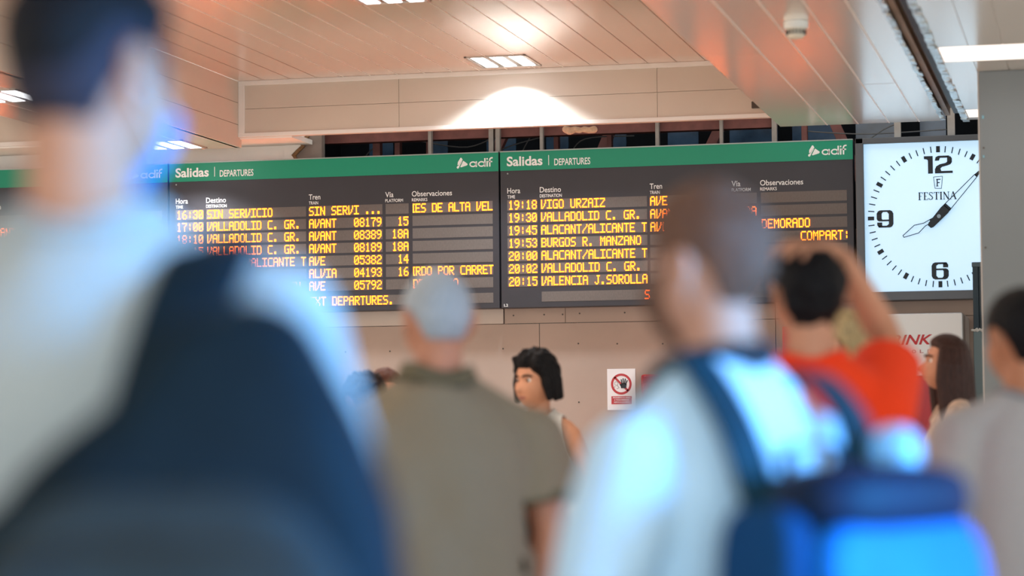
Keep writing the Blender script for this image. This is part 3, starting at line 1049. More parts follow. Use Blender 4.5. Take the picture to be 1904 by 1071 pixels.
def head_point(th, ph, off=0.0):
    """th: azimuth from the face (0 = front), ph: elevation; returns a point of a human head, offset outwards"""
    d = Vector((math.sin(th) * math.cos(ph), math.cos(th) * math.cos(ph), math.sin(ph)))
    fr = max(0, d.y)
    z = d.z * (.113 if d.z > 0 else .118)
    x = d.x * .074
    y = d.y * (.092 if d.y > 0 else .101)
    if d.z > 0:
        x *= 1 + .05 * d.z * (1 - d.z) * 4
        if d.y < 0:
            y *= 1 + .05 * d.z
    else:
        t = -d.z
        x *= 1 - .30 * t ** 1.6 + .10 * math.sin(math.pi * t) * (1 if d.y > -.2 else .3)
        if d.y < 0:
            y *= 1 - .55 * t ** 1.1
        else:
            y += .022 * t * (1 - t) * 2.2 + .012 * t * t
    # flat front of the face
    if d.y > 0:
        y = min(y, .092) if y < .088 else y
        y -= .006 * g(x, .09) * g(z - .05, .05) * fr
        # brow, eye sockets, nose, lips, chin, cheeks
        y += .006 * g(z - .026, .010) * g(x, .05) * fr
        y -= .013 * (g(x - .031, .015) + g(x + .031, .015)) * g(z - .008, .012) * fr
        y -= .005 * g(x, .006) * g(z - .012, .012)
        zn = (.014 - z) / .048
        if 0 < zn < 1.25:
            hgt = .024 * min(1, zn) ** 1.2 if zn < 1 else .024 * (1 - (zn - 1) / .25)
            y += hgt * g(x, .0085 + .006 * max(0, min(1, zn))) * fr
        y += .006 * g(x, .022) * (g(z + .060, .0055) + g(z + .0715, .006)) * fr
        y -= .004 * g(x, .024) * g(z + .0655, .003) * fr
        y -= .004 * g(x, .03) * g(z + .083, .007) * fr
        y += .010 * g(x, .022) * g(z + .103, .014) * fr
        y += .004 * (g(x - .042, .018) + g(x + .042, .018)) * g(z + .022, .02) * fr
    p = Vector((x, y, z))
    if off:
        q = Vector((p.x / .074 ** 1.0, p.y / .095, p.z / .115))
        p = p + q.normalized() * off
    return p


def head_grid(acc, M, offf=None, nu=72, nv=54):
    vs = []
    for i in range(nv + 1):
        ph = -math.pi / 2 + math.pi * i / nv
        for j in range(nu):
            th = 2 * math.pi * j / nu
            off = offf(th, ph) if offf else 0
            vs.append(M @ head_point(th, ph * .9999, off))
    fs = [(i * nu + j, i * nu + (j + 1) % nu, (i + 1) * nu + (j + 1) % nu, (i + 1) * nu + j) for i in range(nv) for j in range(nu)]
    fs.append(tuple(range(nu - 1, -1, -1)))
    fs.append(tuple(nv * nu + j for j in range(nu)))
    acc.add(vs, [q[::-1] for q in fs])


def sst(a, b, x):
    t = max(0, min(1, (x - a) / (b - a)))
    return t * t * (3 - 2 * t)


def hair_region(th, ph, front=.062, temple=.02, side=-.005, nape=-.075):
    """signed height above the hairline"""
    a = abs((th + math.pi) % (2 * math.pi) - math.pi)       # 0 front .. pi back
    p = head_point(th, ph)
    if a < .6:
        line = front
    elif a < 1.15:
        line = front + (temple - front) * (a - .6) / .55
    elif a < 1.45:
        line = temple + (side - .02 - temple) * (a - 1.15) / .3
    elif a < 1.95:
        line = side + .02
    elif a < 2.5:
        line = side + .02 + (nape - side - .02) * (a - 1.95) / .55
    else:
        line = nape
    return p.z - line


def ear(acc, M, sx):
    c = Vector((sx * .076, -.012, -.004))
    rows = []
    # outer rim as a chain, lobe and a thin bowl
    pts = [(-.002, .012, -.012), (.004, .016, .012), (.008, .008, .030), (.010, -.010, .034), (.011, -.022, .020), (.010, -.020, -.002), (.006, -.008, -.022), (.002, .004, -.030), (0, .010, -.020)]
    P = [M @ (c + Vector((sx * p[0], p[1], p[2]))) for p in pts]
    for i in range(len(P) - 1):
        acc.capsule(P[i], P[i + 1], .0055, .0055, 8, 2)
    acc.capsule(M @ (c + Vector((sx * .001, .004, -.016))), M @ (c + Vector((sx * .002, -.004, .020))), .011, .014, 10, 3, flat=(M.to_3x3() @ Vector((1, .3, 0)), .5))
    return P


def hand_shape(acc, w, f, nrm, side, s=1.0, curl=(15, 25, 20), thumb=35, spread=5):
    """w wrist, f direction of the fingers, nrm out of the palm, side = +1/-1 puts the thumb on f x nrm"""
    f = Vector(f).normalized()
    nrm = Vector(nrm)
    nrm = (nrm - f * nrm.dot(f)).normalized()
    t = f.cross(nrm) * side              # towards the thumb
    w = Vector(w)
    base = []
    for k, (o, L) in enumerate(((.027, .088), (.009, .092), (-.010, .088), (-.028, .080))):
        b = w + f * L * s + t * o * s
        acc.capsule(w + t * o * .55 * s + f * .008, b, .0135 * s, .0105 * s, 10, 3, flat=(nrm, .85))
        base.append((b, o))
    lens = ((.040, .024, .019), (.044, .028, .020), (.041, .026, .019), (.032, .019, .017))
    for k, (b, o) in enumerate(base):
        d = (f + t * math.tan(R(spread)) * (1.3 - k)).normalized()
        ax = d.cross(nrm).normalized()
        p = b
        an = 0
        for q in range(3):
            an += curl[q] + (k - 1) * 3
            dd = d * math.cos(R(an)) + nrm * math.sin(R(an))
            e = p + dd * lens[k][q] * s
            r0 = (.0092, .0084, .0078)[q] * s * (.88 if k == 3 else 1)
            acc.capsule(p, e, r0, r0 * .93, 10, 3)
            p = e
    p = w + t * .020 * s + f * .020 * s
    d = (f * math.cos(R(thumb)) + t * math.sin(R(thumb)) + nrm * .35).normalized()
    e = p + d * .042 * s
    acc.capsule(p, e, .0155 * s, .011 * s, 10, 3)
    d2 = (d + f * .35).normalized()
    e2 = e + d2 * .032 * s
    acc.capsule(e, e2, .0105 * s, .0095 * s, 10, 3)
    acc.capsule(e2, e2 + (d2 + f * .2).normalized() * .024 * s, .0095 * s, .0078 * s, 10, 3)


M_eye = mat('eye_white', 'e6e2dc', .2)
M_iris = mat('eye_iris', '2b1c14', .15)
M_lip = mat('lip_skin', 'a8685a', .45)
HEADH = {}


def person(label, loc, yaw, H=1.72, skin='c79074', head=(0, 0), armR=None, armL=None, shirt=None, pants=None, hair=None, build=1.0, voxel=.006,
           fem=False, group=None, shoes='2a2a2c', turn_torso=0, seed=1, slope=0):
    """local frame: the person looks along +y, +x is their right hand side"""
    s = H / 1.75
    sh = (.176 if not fem else .155) * s * build
    M_skin = mat('skin_' + skin, skin, .5, spec=.35, var=.07, scale=25)
    zsh = (1.388 + slope) * s
    wd = build * (1 if not fem else .93)
    # joints
    defR = dict(elbow=(sh + .055, -.03, zsh - .285 * s), wrist=(sh + .065, .05, zsh - .535 * s), f=(.0, .2, -1), n=(-1, .1, 0))
    A = {1: dict(defR, **(armR or {})), -1: dict(defR, **{k: v for k, v in (armL or {}).items()})}
    if not armL or 'elbow' not in armL:
        A[-1]['elbow'] = (-defR['elbow'][0],) + defR['elbow'][1:]
        A[-1]['wrist'] = (-defR['wrist'][0],) + defR['wrist'][1:]
        A[-1]['n'] = (1, .1, 0)
    hc = Vector((0, .025, H - .115))
    Mh = Matrix.Translation(hc) @ Matrix.Rotation(R(head[0]), 4, 'Z') @ Matrix.Rotation(R(head[1]), 4, 'X')
    b = Acc()
    # trunk
    hw = 1.06 if fem else 1.0
    trunk = [(0, 0, .80 * s, .10 * wd, .085, 1), (0, -.005, .86 * s, .155 * wd * hw, .115, .9), (0, -.005, .93 * s, .162 * wd * hw, .112, .9), (0, .0, 1.02 * s, .148 * wd, .105, .92),
             (0, .0, 1.09 * s, .138 * wd * (.92 if fem else 1), .102 * wd, .92), (0, .005, 1.20 * s, .150 * wd, .110 * wd, .88), (0, .0, 1.30 * s, .162 * wd, .112 * wd, .85), (0, -.01, 1.375 * s, .148 * wd, .095 * wd, .85),
             (0, -.015, 1.43 * s, .100 * wd, .072, .9), (0, -.012, 1.48 * s, .066, .058, 1)]
    b.loft([(c[0], c[1], c[2], c[3] * s, c[4] * s, c[5]) for c in trunk])
    nk0 = Vector((0, -.015, 1.44 * s))
    nk1 = Mh @ Vector((0, -.022, -.055))
    b.capsule(nk0, nk1, .060 * s * (.85 if fem else 1), .055 * (.85 if fem else 1), 20)
    for sx in (1, -1):
        S0 = Vector((sx * sh, -.01, zsh - .012 * s))
        b.capsule((sx * .03, -.018, 1.458 * s), (sx * sh * .86, -.012, zsh + .010), .046 * s, .049 * s)
        a_ = A[sx]
        E, W = Vector(a_['elbow']), Vector(a_['wrist'])
        if sx == -1 and armL and 'mirror' in armL:
            pass
        rr = (.85 if fem else 1.0) * (.5 + .5 * build)
        mid = S0.lerp(E, .4)
        b.chain([S0, mid, E], [.060 * s * rr, .051 * s * rr, .039 * s * rr])
        m2 = E.lerp(W, .28)
        b.chain([E, m2, W], [.039 * s * rr, .043 * s * rr, .026 * s * rr])
        hand_shape(b, W + (W - E).normalized() * .012, a_['f'], a_['n'], a_.get('side', -sx), s * (.9 if fem else 1), a_.get('curl', (18, 26, 18)), a_.get('thumb', 30), a_.get('spread', 4))
        # legs
        hip, knee, ank = Vector((sx * .088 * s, 0, .87 * s)), Vector((sx * .095 * s, .015, .48 * s)), Vector((sx * .10 * s, -.015, .085))
        b.chain([hip, hip.lerp(knee, .5), knee], [.088 * s, .075 * s, .055 * s])
        b.chain([knee, knee.lerp(ank, .3), ank], [.053 * s, .056 * s, .037 * s])
        b.chain([ank, Vector((sx * .105 * s, .05, .042)), Vector((sx * .107 * s, .11, .03))], [.034, .028, .018])
    head_grid(b, Mh)
    for sx in (1, -1):
        ear(b, Mh, sx)
    me = evaluated_mesh(b, voxel, 3)
    root = bpy.data.objects.new('person', me)
    C.objects.link(root)
    me.materials.append(M_skin)
    me.materials.append(M_lip)
    me.polygons.foreach_set('use_smooth', [True] * len(me.polygons))
    # lips
    nf = len(me.polygons)
    cc = np.empty(nf * 3); me.polygons.foreach_get('center', cc); cc = cc.reshape(-1, 3)
    Mi = np.array(Mh.inverted())
    loc_ = cc @ Mi[:3, :3].T + Mi[:3, 3]
    lips = (np.abs(loc_[:, 0]) < .022) & (np.abs(loc_[:, 2] + .0655) < .0085 * (1 - (np.abs(loc_[:, 0]) / .026) ** 2)) & (loc_[:, 1] > .07)
    me.polygons.foreach_set('material_index', lips.astype(np.int32))
    root.location = (loc[0], loc[1], 0)
    root.rotation_euler = (0, 0, R(yaw))
    tag(root, label, 'person', group)
    # eyes
    for sx in (1, -1):
        e = Acc()
        c = Vector((sx * .031, .0665, .007))
        e.super_box((0, 0, 0), (.0125, .0125, .0125), 1.0, 16, 10, Mh @ Matrix.Translation(c))
        eo = e.build('eye', M_eye, root, True)
        e = Acc()
        e.super_box((0, .0085, 0), (.0078, .0046, .0078), 1.0, 12, 8, Mh @ Matrix.Translation(c))
        e.build('iris', M_iris, eo, True)
    info = dict(root=root, Mh=Mh, s=s, sh=sh, zsh=zsh, wd=wd, A=A, H=H)
    # eyebrows
    hm = hair['mat'] if hair else M_iris
    e = Acc()
    for sx in (1, -1):
        pts = [(sx * .014, .0885, .026), (sx * .026, .0885, .031), (sx * .040, .081, .030), (sx * .050, .070, .024)]
        for i in range(3):
            e.capsule(Mh @ Vector(pts[i]), Mh @ Vector(pts[i + 1]), .0045, .0038, 8, 2)
    e.build('eyebrows', hm, root, True)
    if hair:
        make_hair(info, hair, seed)
    if shirt:
        make_shirt(info, shirt, seed)
    if pants:
        make_pants(info, pants, seed)
    for sx in (1, -1):
        e = Acc()
        ax = sx * .105 * s
        prof = [(0, .0, .0), (.0, .0, .012)]
        e.loft([(ax, .045, 0, .047, .135, .75), (ax, .045, .014, .049, .138, .75), (ax, .045, .03, .048, .135, .75), (ax, .035, .055, .044, .115, .8), (ax, .005, .085, .042, .078, .9), (ax, -.015, .115, .042, .055, 1)])
        e.build('shoe', mat('shoe_' + shoes, shoes, .5), root, True)
    return info


def make_hair(p, h, seed):
    Mh = p['Mh']
    rnd = random.Random(seed)
    T = h.get('thick', .016)

    def off(th, ph):
        hr = hair_region(th, ph, h.get('front', .062), h.get('temple', .022), h.get('side', -.005), h.get('nape', -.07))
        q = head_point(th, ph)
        tt = T * (1 + h.get('top', .5) * sst(.02, .10, q.z))
        if 'sidethin' in h:
            tt *= h['sidethin'] + (1 - h['sidethin']) * sst(-.02, .07, q.z)
        nz = noise.noise(Vector((q.x, q.y, q.z)) * h.get('nscale', 45) + Vector((seed, 0, 0))) * h.get('noise', .3)
        nz += noise.noise(Vector((q.x, q.y, q.z)) * h.get('nscale', 45) * 2.7) * h.get('noise', .3) * .6
        w = sst(-.012, .016, hr)
        return tt * (1 + nz) * w - .009 * (1 - w)
    a = Acc()
    head_grid(a, Mh, off, 96, 72)
    if 'curtain' in h:
        cu = h['curtain']
        for k in range(cu['n']):
            an = R(cu['a0'] + (cu['a1'] - cu['a0']) * k / (cu['n'] - 1))
            sx, cy = math.sin(an), math.cos(an)
            r = cu.get('r', .021)
            top = Mh @ Vector((sx * .075, cy * .088, .055))
            m1 = Mh @ Vector((sx * .090, cy * .098, -.01))
            m2 = Mh @ Vector((sx * (.088 + cu.get('flare', 0)), cy * (.098 + cu.get('flare', 0)), -.07 - rnd.uniform(0, .01)))
            pts = [top, m1, m2]
            zl = cu['len'] + rnd.uniform(-.012, .012)
            if zl < -.09:
                m3 = m2.copy()
                m3.z = Mh.translation.z + zl
                m3.x *= cu.get('taper', 1.0)
                m3.y = m3.y * .95 - .012
                pts.append(m2.lerp(m3, .5) + Vector((rnd.uniform(-.006, .006), rnd.uniform(-.006, .006), 0)))
                pts.append(m3)
            rr = [r * .8] + [r] * (len(pts) - 2) + [r * .6]
            a.chain(pts, rr, 10)
    me = evaluated_mesh(a, h.get('voxel', .0045), 1)
    o = link('hair', me, h['mat'], p['root'], True)
    if 'fade' in h:
        f = h['fade']

        def off2(th, ph):
            hr = hair_region(th, ph, .055, .015, -.03, -.085)
            w = sst(-.012, .012, hr)
            return .0035 * w - .009 * (1 - w)
        a = Acc()
        head_grid(a, Mh, off2, 72, 54)
        a.build('faded_side_hair', f, p['root'], True)
    if 'beard' in h:
        def off3(th, ph):
            q = head_point(th, ph)
            an = abs((th + math.pi) % (2 * math.pi) - math.pi)
            top = -.045 + .05 * sst(.5, 1.25, an)
            w = sst(-.008, .008, top - q.z) * (1 - sst(1.35, 1.55, an)) * (1 if not (abs(q.x) < .024 and abs(q.z + .066) < .011) else 0)
            return (.006 * (1 + .5 * noise.noise(q * 60))) * w - .008 * (1 - w)
        a = Acc()
        head_grid(a, Mh, off3, 96, 80)
        a.build('beard', h['beard'], p['root'], True)
    return o


def make_shirt(p, d, seed):
    s, sh, zsh, wd, A = p['s'], p['sh'], p['zsh'], p['wd'], p['A']
    L = d.get('loose', .02)
    hem = d.get('hem', .86) * s
    bel = d.get('belly', 0)
    c = Acc()
    hipw = .168 if not d.get('hip') else d['hip']
    tx, ty = (.172 * wd + L) * s + .008, (.128 * wd + L) * s + .008

    def out_trunk(q):
        return (q.x / tx) ** 2 + (q.y / ty) ** 2 > 1 or q.z > 1.36 * s
    tr = [(-.06 + hem / s, hipw, .134), (hem / s + .02, hipw, .134), (1.0, .160, .122), (1.09, .156, .120), (1.20, .160, .122), (1.30, .166, .120), (1.37, .152, .106), (1.435, .100, .084), (1.472, .072, .068)]
    c.loft([(0, -.003 if z < 1.33 else -.014, z * s, (rx * wd + L * (1 if z < 1.35 else .5)) * s, ((ry + (bel if z < 1.15 else bel * .5)) * wd + L * (1 if z < 1.35 else .4)) * s, .86) for z, rx, ry in tr])
    planes = [((0, 0, hem), (0, 0, -1), 9, lambda q: q.z < hem + .08 and abs(q.x) < .25 * s * wd)]
    for sx in (1, -1):
        S0 = Vector((sx * sh, -.01, zsh - .012 * s))
        E, W = Vector(A[sx]['elbow']), Vector(A[sx]['wrist'])
        slv = d.get('sleeve', .62)
        c.capsule((sx * .03, -.018, 1.460 * s), (sx * sh * .86, -.012, zsh + .010), .048 * s + L * .35, .052 * s + L * .5)
        if slv <= 0:
            t = (E - S0).normalized()
            nn = Vector((sx * 1, 0, .25)).normalized()
            pc = Vector((sx * (sh * .93), 0, zsh))
            c.capsule(S0, S0.lerp(E, .2), .064 * s, .06 * s)
            planes.append((pc, nn, 9, lambda q, sx=sx: q.x * sx > sh * .6 and q.z > 1.2 * s))
        elif slv <= 1:
            e = S0.lerp(E, slv)
            t = (E - S0).normalized()
            c.chain([S0, S0.lerp(E, slv * .5), e + t * .05], [.066 * s + L * .6, .062 * s + L * .9, .058 * s + L * 1.1])
            planes.append((e, t, 9, lambda q, e=e, t=t: out_trunk(q) and (q - e).dot(t) > -.02 and (q - e - t * (q - e).dot(t)).length < .12 and (q - e).dot(t) < .15))
        else:
            f = slv - 1
            e = E.lerp(W, f)
            t = (W - E).normalized()
            c.chain([S0, S0.lerp(E, .5), E], [.066 * s + L * .6, .062 * s + L * .7, .05 * s + L * .7])
            c.chain([E, e + t * .05], [.05 * s + L * .7, .042 * s + L * .6])
            planes.append((e, t, 9, lambda q, e=e, t=t: out_trunk(q) and (q - e).dot(t) > -.02 and (q - e - t * (q - e).dot(t)).length < .10 and (q - e).dot(t) < .15))
    me = evaluated_mesh(c, d.get('voxel', .009), 6)
    folds(me, d.get('fold', .004), seed, d.get('freq', 1.0))
    cut(me, planes)
    rx, rb = d.get('nr', .078) * s, d.get('nr', .078) * .86 * s
    rf = (.104 if d.get('vneck') else d.get('nr', .078)) * s
    cy = -.008 * s
    v = co_get(me)

    def top_z(x, y):
        q = v[(np.abs(v[:, 0] - x) < .011) & (np.abs(v[:, 1] - y) < .011) & (v[:, 2] > 1.3 * s)]
        return float(q[:, 2].max()) if len(q) else 1.46 * s
    n_ = 36
    rad_y = lambda k: rf if math.sin(2 * math.pi * k / n_) > 0 else rb
    ell = lambda k, f: (math.cos(2 * math.pi * k / n_) * rx * f, cy + math.sin(2 * math.pi * k / n_) * rad_y(k) * f)
    zs = [max(top_z(*ell(k, 1.04)), (1.30 if d.get('vneck') and math.sin(2 * math.pi * k / n_) > 0 else 1.415) * s) for k in range(n_)]
    zs = [min(z, 1.53 * s) for z in zs]
    for _ in range(4):
        zs = [(zs[k - 1] + zs[k] * 2 + zs[(k + 1) % n_]) / 4 for k in range(n_)]
    rim = [Vector(ell(k, 1.02) + (zs[k],)) for k in range(n_)]
    bm = bmesh.new(); bm.from_mesh(me)

    def polar(q):
        ry = rf if q.y > cy else rb
        return math.hypot(q.x / rx, (q.y - cy) / ry), math.atan2((q.y - cy) / ry, q.x / rx) / (2 * math.pi) * n_ % n_

    def rim_at(t):
        k = int(t) % n_
        return rim[k].lerp(rim[(k + 1) % n_], t - int(t))

    def inside(q):
        if q.z < 1.28 * s:
            return False
        r, t = polar(q)
        return r < 1 and q.z > rim_at(t).z - .03
    dl = [f for f in bm.faces if inside(f.calc_center_median())]
    bmesh.ops.delete(bm, geom=dl, context='FACES')
    for e_ in bm.edges:
        if e_.is_boundary:
            for q in e_.verts:
                if q.co.z > 1.28 * s:
                    r, t = polar(q.co)
                    if .6 < r < 1.3:
                        q.co = rim_at(t)
    bm.to_mesh(me); bm.free(); me.update()
    o = link(d.get('name', 'shirt'), me, d['mat'], p['root'], True)
    sd = o.modifiers.new('cloth', 'SOLIDIFY')
    sd.thickness = .003
    sd.offset = -1
    if d.get('collar'):
        a = Acc()
        ks = [k % n_ for k in range(11, 11 + n_ - 3)]
        vs = []
        up = Vector((0, 0, 1))
        for k in ks:
            p0 = rim[k]
            o0 = Vector((p0.x, p0.y - cy, 0)).normalized()
            vs += [p0 + up * .022 - o0 * .004, p0 + up * .026 + o0 * .001, p0 + o0 * .018 - up * .014, p0 + o0 * .010 - up * .018]
        m_ = len(ks)
        fs = [(i * 4 + q, i * 4 + (q + 1) % 4, (i + 1) * 4 + (q + 1) % 4, (i + 1) * 4 + q) for i in range(m_ - 1) for q in range(4)] + [(3, 2, 1, 0), tuple((m_ - 1) * 4 + q for q in range(4))]
        a.add(vs, fs)
        a.build('collar', d['collar'], o, True)
    if d.get('neckband'):
        a = Acc()
        for k in range(n_):
            a.capsule(rim[k], rim[(k + 1) % n_], d.get('band', .0085), d.get('band', .0085), 8, 2)
        a.build('neckband', d['neckband'], o, True)
    if d.get('cuff'):
        for sx in (1, -1):
            S0 = Vector((sx * sh, -.01, zsh - .012 * s))
            E = Vector(A[sx]['elbow'])
            e = S0.lerp(E, d['sleeve'])
            t = (E - S0).normalized()
            u = t.orthogonal().normalized()
            w = t.cross(u)
            r = .0585 * s + L * 1.02
            a = Acc()
            P = [e + (u * math.cos(q) + w * math.sin(q)) * r for q in [2 * math.pi * k / 24 for k in range(25)]]
            a.ribbon(P, t, .022, .006)
            a.build('cuff', d['cuff'], o, True)
    p['shirt'] = o
    return o


def make_pants(p, d, seed):
    s, wd = p['s'], p['wd']
    c = Acc()
    k = d.get('loose', .009)
    if d.get('skirt'):
        c.loft([(0, 0, 1.04 * s, .15 * s * wd + .006, .112 * s + .006, .95), (0, 0, .9 * s, .175 * s, .125 * s, .95), (0, 0, .6 * s, .21 * s, .16 * s, 1), (0, 0, .28 * s, .25 * s, .2 * s, 1)], 36)
        me = evaluated_mesh(c, .009, 4)
        folds(me, .012, seed, 1.3)
    else:
        c.loft([(0, 0, .80 * s, .11, .09, 1), (0, -.005, .86 * s, (.158 * wd) * s + k, .118 * s + k, .9), (0, -.005, .94 * s, (.164 * wd) * s + k, .114 * s + k, .9), (0, 0, 1.03 * s, (.150 * wd) * s + k, .108 * s + k, .92)])
        for sx in (1, -1):
            hip, knee, ank = Vector((sx * .088 * s, 0, .87 * s)), Vector((sx * .095 * s, .015, .48 * s)), Vector((sx * .10 * s, -.012, .10))
            c.chain([hip, hip.lerp(knee, .5), knee], [.090 * s + k, .077 * s + k, .060 * s + k])
            c.chain([knee, knee.lerp(ank, .3), ank], [.060 * s + k, .060 * s + k, .050 * s + k])
        me = evaluated_mesh(c, .009, 3)
        folds(me, .004, seed + 5, 1.0)
    return link(d.get('name', 'trousers'), me, d['mat'], p['root'], True)


def fabric(name, col, **k):
    return mat(name, col, k.pop('rough', .85), spec=.15, var=k.pop('var', .06), scale=k.pop('scale', 120), bump=k.pop('bump', .15), sheen=k.pop('sheen', .05), **k)


def hairmat(name, col, var=.45, rough=.45):
    return mat(name, col, rough, spec=.15, var=var, scale=60, stretch=(3, 3, .5), bump=.5)


H_black = hairmat('hair_black', '100f12', rough=.6)
H_dark = hairmat('hair_dark_brown', '241a18')
H_brown = hairmat('hair_brown', '68493a', rough=.6)
H_long = hairmat('hair_long_brown', '3a2622', .4, .38)
H_grey = hairmat('hair_grey', 'a9b0b6', .25)
H_blond = hairmat('hair_blond', 'a8946f', .3)
H_redbrown = hairmat('hair_red_brown', '5a3a30')
H_fade = mat('hair_fade', '34313a', .8, spec=.1, var=.2, scale=200)

# man in white, left, nearest to the camera
white_tee = fabric('white_tee', 'a6a9a7')
lm = person('man in a white shirt and blue mask, nearest of all the people to the camera', (-1.06, 2.42), 14, 1.845, 'b98368', head=(-32, 0),
            shirt=dict(mat=white_tee, sleeve=.72, loose=.026, fold=.005, hem=.84, name='white_shirt', neckband=white_tee, neck=1.497),
            pants=dict(mat=fabric('jeans_navy', '27344a'), name='jeans'), hair=dict(mat=H_black, thick=.018, top=.5, sidethin=.12, side=.035, temple=.04, nape=-.01, fade=H_fade), build=1.08, seed=3)
# the mask
Mh = lm['Mh']


def moff(th, ph):
    q = head_point(th, ph)
    an = abs((th + math.pi) % (2 * math.pi) - math.pi)
    w = sst(-.006, .006, -.012 - .02 * (1 - g(q.x, .03)) - q.z) * sst(-.006, .006, q.z + .125) * (1 - sst(.95, 1.1, an))
    return (.011 + .006 * g(q.x, .03)) * w - .01 * (1 - w)


a = Acc()
head_grid(a, Mh, moff, 96, 72)
mk = a.build('face_mask', fabric('surgical_mask_blue', '3f8fc8', var=.03), lm['root'], True)
a = Acc()
for sx in (1, -1):
    for z0 in (-.03, -.085):
        P = [Mh @ Vector(q) for q in ((sx * .062, .055, z0), (sx * .076, .02, z0 * .7), (sx * .085, -.012, -.012 if z0 > -.05 else -.035), (sx * .083, -.033, .0))]
        for i in range(3):
            a.capsule(P[i], P[i + 1], .0016, .0016, 6, 2)
a.build('ear_loops', M_white, mk, True)

# man with the blue backpack
blue_tee = fabric('pale_tee', 'c8e6fb')
mm = person('brown haired man in a pale T-shirt carrying the blue backpack, looking left', (-.556, 3.60), 50, 1.695, 'c08c74', head=(10, 4),
            armL=dict(elbow=(-.262, -.03, 1.11), wrist=(-.235, .10, .90), f=(.3, .7, -.6), n=(1, 0, 0)),
            shirt=dict(mat=blue_tee, sleeve=1.55, loose=.03, fold=.005, hem=.82, name='pale_shirt', neckband=fabric('neckband_navy', '22333f'), neck=1.492),
            pants=dict(mat=fabric('shorts_grey', '5b5c60')), hair=dict(mat=H_brown, thick=.016, top=.7, sidethin=.35, nape=-.05, beard=H_brown), build=1.0, slope=-.045, seed=8)
a = Acc()
P = smoothpath([(.075, .06, 1.33), (.078, .045, 1.41), (.070, -.03, 1.442), (.0, -.072, 1.452), (-.070, -.03, 1.442), (-.078, .045, 1.41), (-.075, .06, 1.33)], 6)
P = [Vector((q.x * 1.05, q.y * 1.1 - .008, q.z + .012)) for q in P]
a.ribbon(P, (0, 0, 1), .02, .004)
a.build('neck_strap', fabric('strap_dark', '14242c'), mm['root'], True)

# man in the olive polo shirt
olive = fabric('olive_polo', '8a7d68')
pm = person('grey haired man in an olive polo shirt seen from behind', (-1.520, 5.50), 15, 1.715, 'c58668', head=(16, 4),
            armR=dict(elbow=(.262, -.035, 1.115), wrist=(.235, .03, .865), f=(-.05, .15, -1), n=(-1, .1, 0)),
            shirt=dict(mat=olive, sleeve=.70, loose=.034, fold=.010, hem=.84, name='polo_shirt', collar=fabric('olive_collar', '6b614b'), cuff=fabric('olive_cuff', '665c47'), belly=.015, nr=.083),
            pants=dict(mat=fabric('trousers_charcoal', '3a3a3c')), hair=dict(mat=H_grey, thick=.010, top=.3, sidethin=.6, nape=-.045, noise=.2), build=1.27, slope=-.035, seed=12)

# man in red with hands on his head
red = fabric('red_tee', 'f0421c')
Hm = 1.765
rm = person('man in a red T-shirt with both hands clasped on top of his head', (-.655, 5.62), 16, Hm, 'c48a6c', head=(4, 0),
            armR=dict(elbow=(.225, .20, 1.545), wrist=(.085, .02, 1.735), f=(-.75, -.35, .25), n=(-.35, -.1, -1), curl=(22, 22, 14), spread=8, side=-1, thumb=25),
            armL=dict(elbow=(-.225, .20, 1.545), wrist=(-.085, .035, 1.735), f=(.75, -.30, .25), n=(.35, -.1, -1), curl=(22, 22, 14), spread=8, side=1, thumb=25),
            shirt=dict(mat=red, sleeve=.62, loose=.024, fold=.004, hem=.84, name='red_shirt', neckband=red),
            pants=dict(mat=fabric('trousers_navy', '1f2530')), hair=dict(mat=H_black, thick=.020, top=.2, nape=-.085, noise=.5, nscale=30), build=.92, slope=-.008, voxel=.0045, seed=15)

# man in grey, right
gm = person('dark haired man in a grey T-shirt seen from behind in front of the grey pillar', (-.18, 6.05), 20, 1.665, 'b87c5c', head=(10, 0),
            armL=dict(elbow=(-.262, -.05, 1.10), wrist=(-.19, .13, .93), f=(.7, .6, -.3), n=(.6, -.6, 0)),
            shirt=dict(mat=fabric('grey_tee', 'abaaac'), sleeve=.86, loose=.022, fold=.005, hem=.84, name='grey_shirt', neckband=fabric('grey_band', '8b8c90')),
            pants=dict(mat=fabric('trousers_black', '1c1d20')), hair=dict(mat=H_black, thick=.014, top=.4, sidethin=.5, nape=-.06), build=1.02, seed=19)

# woman in the white sleeveless top
ww = person('woman with a dark bob and white sleeveless top standing by the wall', (-2.40, 10.33), 172, 1.665, 'c98f70', head=(-24, -6), fem=True,
            armL=dict(elbow=(-.245, -.02, 1.115), wrist=(-.115, .19, 1.105), f=(.85, .45, .05), n=(.2, -.6, .6), curl=(35, 45, 30), side=1),
            armR=dict(elbow=(.225, .0, 1.115), wrist=(.09, .20, 1.10), f=(-.85, .35, .1), n=(-.2, -.6, .6), curl=(35, 45, 30), side=-1),
            shirt=dict(mat=fabric('white_top', 'e6e4e0'), sleeve=0, loose=.014, fold=.004, hem=.88, name='white_top', hip=.198, vneck=True, neckband=mat('white_binding', 'dcdad6', .8), band=.004),
            pants=dict(mat=mat('patterned_fabric', '8a8788', .8, var=.75, scale=30), name='patterned_skirt', skirt=True),
            hair=dict(mat=H_black, thick=.024, top=.2, nape=-.08, noise=.75, nscale=34, curtain=dict(n=11, a0=80, a1=280, len=-.075, r=.026, flare=.012)), voxel=.0042, seed=22)

